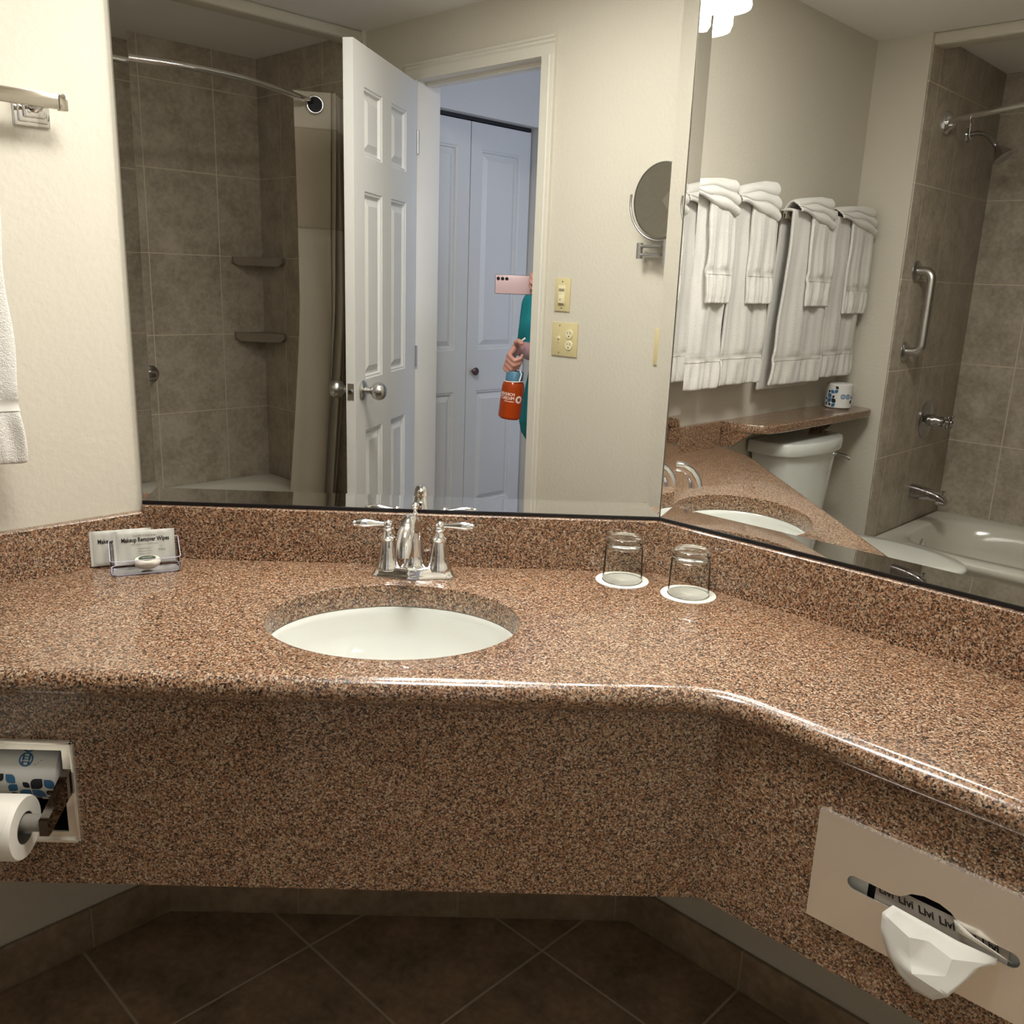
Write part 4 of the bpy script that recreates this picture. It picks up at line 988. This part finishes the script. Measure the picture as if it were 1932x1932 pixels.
g = G(); g.grid(lambda i, j: (-0.050+0.090*i+0.004*math.sin(j*5), RY-0.0475*math.cos(1.3-1.5*j), RC+0.0475*math.sin(1.3-1.5*j)), 12, 14); g.make('loose_sheet', 'paper', tp)
t2 = thing('wrapped_toilet_roll', 'spare toilet roll in blue-leaf wrapper inside the recessed holder', 'toilet roll', (0.01, YA+0.055, 0.635), 'w', 'paper-wrapped spare toilet rolls')
wrapped_roll(t2, (0.069, YA+0.047, 0.668), (-1, 0, 0), 0.052, 0.108, 'w', (0, -0.92, 0.35), 1)

# ---------------------------------------------------------------- tissue dispenser in the right apron
BP = BA
tc_ = thing('tissue_dispenser', 'polished steel tissue dispenser plate set into the right-hand apron', 'tissue dispenser', (1.49, BP, 0.65), 'r')
PA0, PA1, PZ0, PZ1 = 1.329, 1.651, 0.566, 0.737
slot = []
sa0, sa1, szc, sh_ = 1.380, 1.600, 0.650, 0.0105
for k in range(9):
    th = PI/2+PI*k/8; slot.append((sa0+sh_+sh_*math.cos(th), szc+sh_*math.sin(th)))
lower = [(1.44, szc-sh_), (1.452, szc-sh_-0.003), (1.465, szc-sh_-0.014), (1.480, szc-sh_-0.019), (1.50, szc-sh_-0.019), (1.515, szc-sh_-0.014), (1.528, szc-sh_-0.003), (1.54, szc-sh_)]
slot += lower
for k in range(9):
    th = -PI/2+PI*k/8; slot.append((sa1-sh_+sh_*math.cos(th), szc+sh_*math.sin(th)))
slot += [(u, 2*szc-v) for u, v in lower[::-1]]
g = G('r'); g.plate([(PA0, PZ0), (PA1, PZ0), (PA1, PZ1), (PA0, PZ1)], [slot], lambda u, v: (u, BP+0.0085, v), (0, 0.0015, 0))
for q in (((PA0, PZ0), (PA1, PZ0)), ((PA1, PZ0), (PA1, PZ1)), ((PA1, PZ1), (PA0, PZ1)), ((PA0, PZ1), (PA0, PZ0))):
    (ua, va_), (ub, vb) = q; g.poly([(ua, BP+0.0005, va_), (ub, BP+0.0005, vb), (ub, BP+0.0085, vb), (ua, BP+0.0085, va_)])
g.make('cover_plate', 'plate_steel', tc_)
g = G('r')
for q in (((QA0, QZ0), (QA1, QZ0)), ((QA1, QZ0), (QA1, QZ1)), ((QA1, QZ1), (QA0, QZ1)), ((QA0, QZ1), (QA0, QZ0))):
    (ua, va_), (ub, vb) = q; g.poly([(ua, BP, va_), (ub, BP, vb), (ub, BP-0.06, vb), (ua, BP-0.06, va_)])
g.poly([(QA0, BP-0.06, QZ0), (QA1, BP-0.06, QZ0), (QA1, BP-0.06, QZ1), (QA0, BP-0.06, QZ1)]); g.make('recess_box', 'black', tc_)
bx = thing('tissue_box', 'tissue box with black printed film seen through the steel slot', 'tissue box', (1.49, BP-0.02, 0.65), 'r')
g = G('r'); g.plate([(QA0+.004, QZ0+.003), (QA1-.004, QZ0+.003), (QA1-.004, QZ1-.003), (QA0+.004, QZ1-.003)], [[(1.405, .630), (1.405, .672), (1.575, .672), (1.575, .630)]], lambda u, v: (u, BP-0.002, v), (0, -0.002, 0)); g.make('carton', 'wrap', bx)
g = G('r'); g.grid(lambda i, j: (1.4+0.18*i, BP-0.006-0.004*math.sin(j*3), .628+.046*j), 8, 6); g.make('film_backing', 'dark', bx)
g = G('r'); g.grid(lambda i, j: (1.418+0.168*i, BP+0.0060, .634+.034*j), 20, 4); fl_ = g.make('film', 'film', bx)
for k in range(6):
    text('film_print', 'Livi', 0.0150, 'ink', fl_, (1.432+0.0265*k, BP+0.0066, .657-0.0008*k), (1, 0, 0), (-0.25, 0, 1), 'r', bold=0.0004)
# tissue
tz = thing('tissue', 'crumpled white facial tissue hanging out of the steel dispenser slot', 'tissue', (1.50, BP+0.02, 0.62), 'r')
def T(u, v, d): return (u, BP+d, v)
pv = [T(1.446, .650, .016), T(1.492, .648, .017), T(1.530, .646, .018), T(1.576, .645, .013),
      T(1.436, .636, .022), T(1.478, .630, .036), T(1.500, .634, .030), T(1.532, .630, .036), T(1.576, .638, .016),
      T(1.438, .612, .024), T(1.486, .598, .040), T(1.530, .608, .044), T(1.562, .630, .024),
      T(1.452, .582, .026), T(1.492, .590, .048), T(1.538, .586, .050),
      T(1.470, .566, .030), T(1.494, .560, .038), T(1.520, .564, .042)]
fc = [(0, 4, 5, 1), (1, 5, 6), (1, 6, 7, 2), (2, 7, 8, 3), (4, 9, 10, 5), (5, 10, 6), (6, 10, 11, 7), (7, 11, 12, 8), (9, 13, 14, 10), (10, 14, 11), (11, 14, 15), (11, 15, 12), (13, 16, 17, 14), (14, 17, 18, 15)]
g = G('r'); vs = g.verts(pv)
for f in fc: g.bm.faces.new([vs[k] for k in f])
g.make('paper_sheet', 'tissue', tz, ang=24, mods=[('SUBSURF', dict(levels=2, render_levels=2, subdivision_type='SIMPLE')), ('SOLIDIFY', dict(thickness=0.0006))])
g = G('r'); vs = g.verts([T(1.520, .668, .011), T(1.548, .663, .020), T(1.582, .652, .016), T(1.592, .648, .012), T(1.560, .650, .012), T(1.525, .655, .014)]); g.bm.faces.new(vs)
g.make('folded_ply', 'tissue', tz, mods=[('SOLIDIFY', dict(thickness=0.0006))])

# ---------------------------------------------------------------- vanity light
vl = thing('vanity_light', 'four-shade frosted glass vanity light above the large mirror', 'wall lamp', (0.68, 0, 2.17))
g = G(); g.box(0.38, 1.00, -0.03, -0.0005, 2.14, 2.21, 0.006, 3); g.make('back_plate', 'steel', vl)
for i, x in enumerate((0.45, 0.64, 0.82, 0.985)):
    g = G(); g.tube([(x, -0.028, 2.175), (x, -0.08, 2.19), (x, -0.125, 2.18), (x, -0.13, 2.15)], 0.007); g.lathe([(0.022, 0), (0.02, 0.02), (0.008, 0.025)], (x, -0.13, 2.13)); g.make('arm', 'chrome', vl)
    g = G(); g.lathe([(0.022, 0.13), (0.040, 0.11), (0.054, 0.07), (0.066, 0.02), (0.070, 0.006), (0.068, 0.0), (0.066, 0.004)], (x, -0.13, 2.040), n=36, cap1=False); g.make('glass_shade', 'shade', vl)
    g = G(); g.lathe([(0.0, 0.0), (0.040, 0.0005), (0.046, 0.006), (0.0, 0.012)], (x, -0.13, 2.040), n=36); g.make('bulb', 'bulb', vl)
g = G(); g.lathe([(0.0, 0.0), (0.012, 0.002), (0.018, 0.012), (0.018, 0.065)], (0.70, -0.13, 1.978), n=24); g.make('bulb', 'shade', vl)

# ---------------------------------------------------------------- phone, bottle, person in the doorway
ph = thing('phone', 'pink smartphone held sideways in the doorway, seen in the mirror', 'phone', (0.768, -1.806, 1.422))
px0, px1, pz0, pz1, py = 0.694, 0.845, 1.382, 1.455, -1.8025
g = G(); g.box(px0, px1, py-0.008, py, pz0, pz1, 0.0035, 3); g.make('phone_frame', 'phone_frame', ph)
g = G(); g.box(px0+0.002, px1-0.002, py-0.0005, py+0.0004, pz0+0.002, pz1-0.002, 0.0003); g.make('back_glass', 'phone', ph)
for k in range(3):
    g = G(); g.lathe([(0.0066, 0), (0.0066, 0.0008), (0.0055, 0.001), (0, 0.001)], (px0+0.0125+0.0165*k, py+0.0004, pz1-0.0155+0.0), (0, 1, 0), 24); g.make('camera_lens', 'black', ph)
bo = thing('water_bottle', 'orange translucent water bottle with blue lid, held in the doorway', 'bottle', (0.772, -1.80, 0.895))
bt = Vector((0.766, -1.790, 0.900)); bd_ = Vector((0.10, 0.0, 1.0)).normalized()
g = G(); g.lathe([(0.0, 0.0), (0.036, 0.0), (0.044, 0.008), (0.0445, 0.02), (0.0445, 0.128), (0.041, 0.143), (0.033, 0.151), (0.031, 0.165), (0.0, 0.165)], tuple(bt), tuple(bd_), 40); g.make('bottle_body', 'orange', bo)
g = G(); g.lathe([(0.0345, 0.152), (0.0345, 0.186), (0.032, 0.190), (0.0, 0.191)], tuple(bt), tuple(bd_), 40); g.make('lid', 'lid_blue', bo)
g = G(); c_ = bt+bd_*0.150
g.tube([c_+Vector((0.037*math.cos(t9), 0.037*math.sin(t9), 0)) for t9 in [2*PI*k/28 for k in range(29)]], 0.0022, 8); 
g.tube([c_+Vector((0.02, 0.034, 0)), c_+Vector((0.028, 0.030, 0.03)), c_+Vector((0.016, 0.012, 0.055)), c_+Vector((0.008, 0.0, 0.075))], 0.003, 8); g.make('lid_strap', 'white_print', bo)
xv = Vector((1, 0, -0.10)).normalized()
def bottle_text(s, size, z, u0):
    cu_ = bpy.data.curves.new('t', 'FONT'); cu_.body = s; cu_.size = size; cu_.align_x = 'LEFT'; cu_.align_y = 'CENTER'; cu_.offset = 0.0002; cu_.resolution_u = 3
    to_ = bpy.data.objects.new('t', cu_); COL.objects.link(to_); dg = bpy.context.evaluated_depsgraph_get(); dg.update()
    me = bpy.data.meshes.new_from_object(to_.evaluated_get(dg)); bpy.data.objects.remove(to_)
    t = bmesh.new(); t.from_mesh(me); bmesh.ops.subdivide_edges(t, edges=t.edges, cuts=1)
    yv = xv.cross(bd_)*-1
    for v in t.verts:
        th = (u0+v.co.x)/0.0448   # from the front, growing to the person's left as seen from the front
        p = bt+bd_*(z+v.co.y) + 0.0449*(math.cos(th)*Vector((0, 1, 0)) - math.sin(th)*xv)
        v.co = p
    g = G(); g.absorb(t); return g.make('print', 'white_print', bo)
bottle_text('FOREVER', 0.0165, 0.100, -0.010); bottle_text('PROJECT', 0.0165, 0.085, -0.010); bottle_text('wellness & care', 0.0065, 0.073, -0.010)
g = G()
for k in range(28):
    a, b = 2*PI*k/28, 2*PI*(k+1)/28
    def BPp(r, t9):
        u = -0.030+r*math.cos(t9); th = u/0.0448; return bt+bd_*(0.083+r*math.sin(t9)) + 0.0449*(math.cos(th)*Vector((0, 1, 0)) - math.sin(th)*xv)
    g.poly([BPp(0.015, a), BPp(0.015, b), BPp(0.0075, b), BPp(0.0075, a)])
g.make('ring_emblem', 'white_print', bo)

pe = thing('person', 'person in a teal top standing in the doorway, holding a phone and a bottle', 'person', (1.03, -2.12, 0))
def caps(g, pts, rs): g.tube(pts, rs, 12)
def capsule(g, p, q, r0, r1):
    p, q = Vector(p), Vector(q); g.tube([p, (p*2+q)/3, (p+q*2)/3, q], [r0, r0*.67+r1*.33, r0*.33+r1*.67, r1], 12)
    g.ball(tuple(p), r0, 12, 8); g.ball(tuple(q), r1, 12, 8)
CX, CY = 1.035, -2.10
SHF = 0.012
g = G()
capsule(g, (CX, CY, 1.36), (CX, CY+.01, 1.47), 0.052, 0.048)
g.ball((CX-.01, CY+.01, 1.585), 0.085, 24, 16, (0.86, 1.03, 1.28)); g.ball((CX-.01, CY+.06, 1.525), 0.040, 16, 10)
g.ball((CX-.01, CY+.102, 1.575), 0.013, 12, 8, (0.9, 1.2, 1.3))
for s_ in (-1, 1): g.ball((CX-.01+s_*.074, CY, 1.575), 0.020, 12, 8, (0.45, 0.9, 1.4))
for (z0, z1, r0, r1) in ((0.95, 1.12, 0.155, 0.135), (1.12, 1.32, 0.135, 0.15)):
    for dx in (-0.045, 0.045): capsule(g, (CX+dx, CY, z0), (CX+dx, CY, z1), r0*0.72, r1*0.72)
for s_ in (-1, 1):
    capsule(g, (CX+s_*.09, CY, 0.90), (CX+s_*.095, CY+.01, 0.48), 0.085, 0.055); capsule(g, (CX+s_*.095, CY+.01, 0.48), (CX+s_*.10, CY-.01, 0.09), 0.053, 0.036)
    capsule(g, (CX+s_*.10, CY-.01, 0.045), (CX+s_*.11, CY+.15, 0.032), 0.042, 0.030)
# left arm to the bottle, right arm to the phone
SL, EL, WL = Vector((CX-.165, CY, 1.335)), Vector((0.845, -2.050, 1.150)), Vector((0.792, -1.848, 1.172))
SR, ER, WR = Vector((CX+.17, CY, 1.335)), Vector((1.20, -1.99, 1.18)), Vector((0.935, -1.865, 1.385))
capsule(g, SL, EL, 0.050, 0.040); capsule(g, EL, WL, 0.038, 0.026); capsule(g, SR, ER, 0.050, 0.040); capsule(g, ER, WR, 0.038, 0.026)
def hand(g, wrist, fwd, side, palmn, fingers, thumb):
    wrist, fwd, side, pn_ = Vector(wrist), Vector(fwd).normalized(), Vector(side).normalized(), Vector(palmn).normalized()
    for k in range(4):
        capsule(g, wrist+side*(0.018-0.012*k), wrist+fwd*0.078+side*(0.030-0.020*k), 0.014, 0.0105)
    out = []
    for k in range(4):
        b0 = wrist+fwd*0.080+side*(0.030-0.020*k); p = b0; ln = [0.040, 0.044, 0.041, 0.033][k]; ang = 0
        segs = [p]
        for m_, (f_, a_) in enumerate(zip((1.0, 0.62, 0.5), fingers)):
            ang += a_; d = fwd*math.cos(ang)+pn_*math.sin(ang); q = p+d*ln*f_; capsule(g, p, q, 0.0092-0.0008*m_, 0.0086-0.0009*m_); p = q
        out.append((p, fwd*math.cos(ang)+pn_*math.sin(ang)))
    p = wrist+fwd*0.02+side*0.022
    for v in thumb:
        q = p+Vector(v); capsule(g, p, q, 0.0115, 0.0095); p = q
    return out, p
hand(g, WL+Vector((-.004, .010, .002)), (-0.42, 0.55, -0.55), (0.25, 0.35, 0.9), (0.85, 0.45, -0.2), (1.1, 1.3, 0.9), [(0.0, 0.022, 0.018), (0.010, 0.022, 0.006), (0.012, 0.014, -0.006)])
f2, th2 = hand(g, WR+Vector((-.012, .010, .006)), (-0.72, 0.42, 0.42), (0.05, 0.15, 1.0), (-0.1, 0.65, -0.2), (0.7, 0.9, 0.6), [(-0.02, 0.015, -0.030), (-0.02, 0.010, -0.024), (-0.022, 0.008, -0.006)])
g.make('body', 'skin', pe, mods=[('REMESH', dict(mode='VOXEL', voxel_size=0.0045, use_smooth_shade=True)), ('SMOOTH', dict(factor=0.5, iterations=4))])
g = G()
for dx in (-0.05, 0.05):
    capsule(g, (CX+dx, CY, 0.88), (CX+dx, CY, 1.10), 0.138, 0.120); capsule(g, (CX+dx, CY, 1.10), (CX+dx*1.3, CY, 1.30), 0.122, 0.122)
capsule(g, (CX-.14, CY, 1.345), (CX+.14, CY, 1.345), 0.070, 0.070); capsule(g, (CX, CY, 1.36), (CX, CY, 1.405), 0.085, 0.064)
capsule(g, (CX-.075, CY+.02, 0.86), (CX-.05, CY+.01, 1.10), 0.150, 0.130)
for s_, e_ in ((SL, EL), (SR, ER)): capsule(g, s_, s_+(e_-s_)*0.86, 0.066, 0.058)
g.make('teal_top', 'teal', pe, mods=[('REMESH', dict(mode='VOXEL', voxel_size=0.006, use_smooth_shade=True)), ('SMOOTH', dict(factor=0.5, iterations=6))])
g = G()
for s_ in (-1, 1):
    capsule(g, (CX+s_*.085, CY, 0.90), (CX+s_*.095, CY+.01, 0.50), 0.105, 0.072); capsule(g, (CX+s_*.095, CY+.01, 0.50), (CX+s_*.10, CY-.01, 0.10), 0.070, 0.058)
g.make('trousers', 'trousers', pe, mods=[('REMESH', dict(mode='VOXEL', voxel_size=0.008, use_smooth_shade=True)), ('SMOOTH', dict(factor=0.5, iterations=5))])
g = G(); g.ball((CX-.01, CY-.012, 1.605), 0.095, 24, 16, (0.92, 1.02, 1.22)); g.ball((CX-.01, CY-.045, 1.50), 0.075, 20, 12, (1.1, 0.7, 1.3)); g.make('hair', 'hair', pe)
for s_ in (-1, 1):
    g = G(); g.ball((CX-.01+s_*.031, CY+.088, 1.592), 0.011, 12, 8); g.make('eye', 'white_print', pe)
g = G(); g.tube([(CX-.01-.022, CY+.088, 1.530), (CX-.01, CY+.096, 1.527), (CX-.01+.022, CY+.088, 1.530)], [.004, .006, .004], 8); g.make('lips', 'nail', pe)
g = G(); rc_ = Vector((0.750, -1.794, 1.142)); g.tube([rc_+Vector((0.009*math.cos(t9)*0.2, 0.009*math.cos(t9), 0.010*math.sin(t9))) for t9 in [2*PI*k/20 for k in range(21)]], 0.0016, 8); g.make('finger_ring', 'gold', pe)
kc = G(); kc.box(-0.0225, 0.0225, -0.0004, 0.0004, -0.003, 0.003)
kco = kc.make('paper_stick', 'white_print', base=(0, 0, 0)); kco.location = (0.802, -1.798, 1.204); kco.rotation_euler = (0, -0.7, 0)
tag(kco, 'thin white stick held between thumb and finger above the bottle', 'stick')

for o in bpy.data.objects:
    for k in ('_b', '_f'):
        if k in o: del o[k]
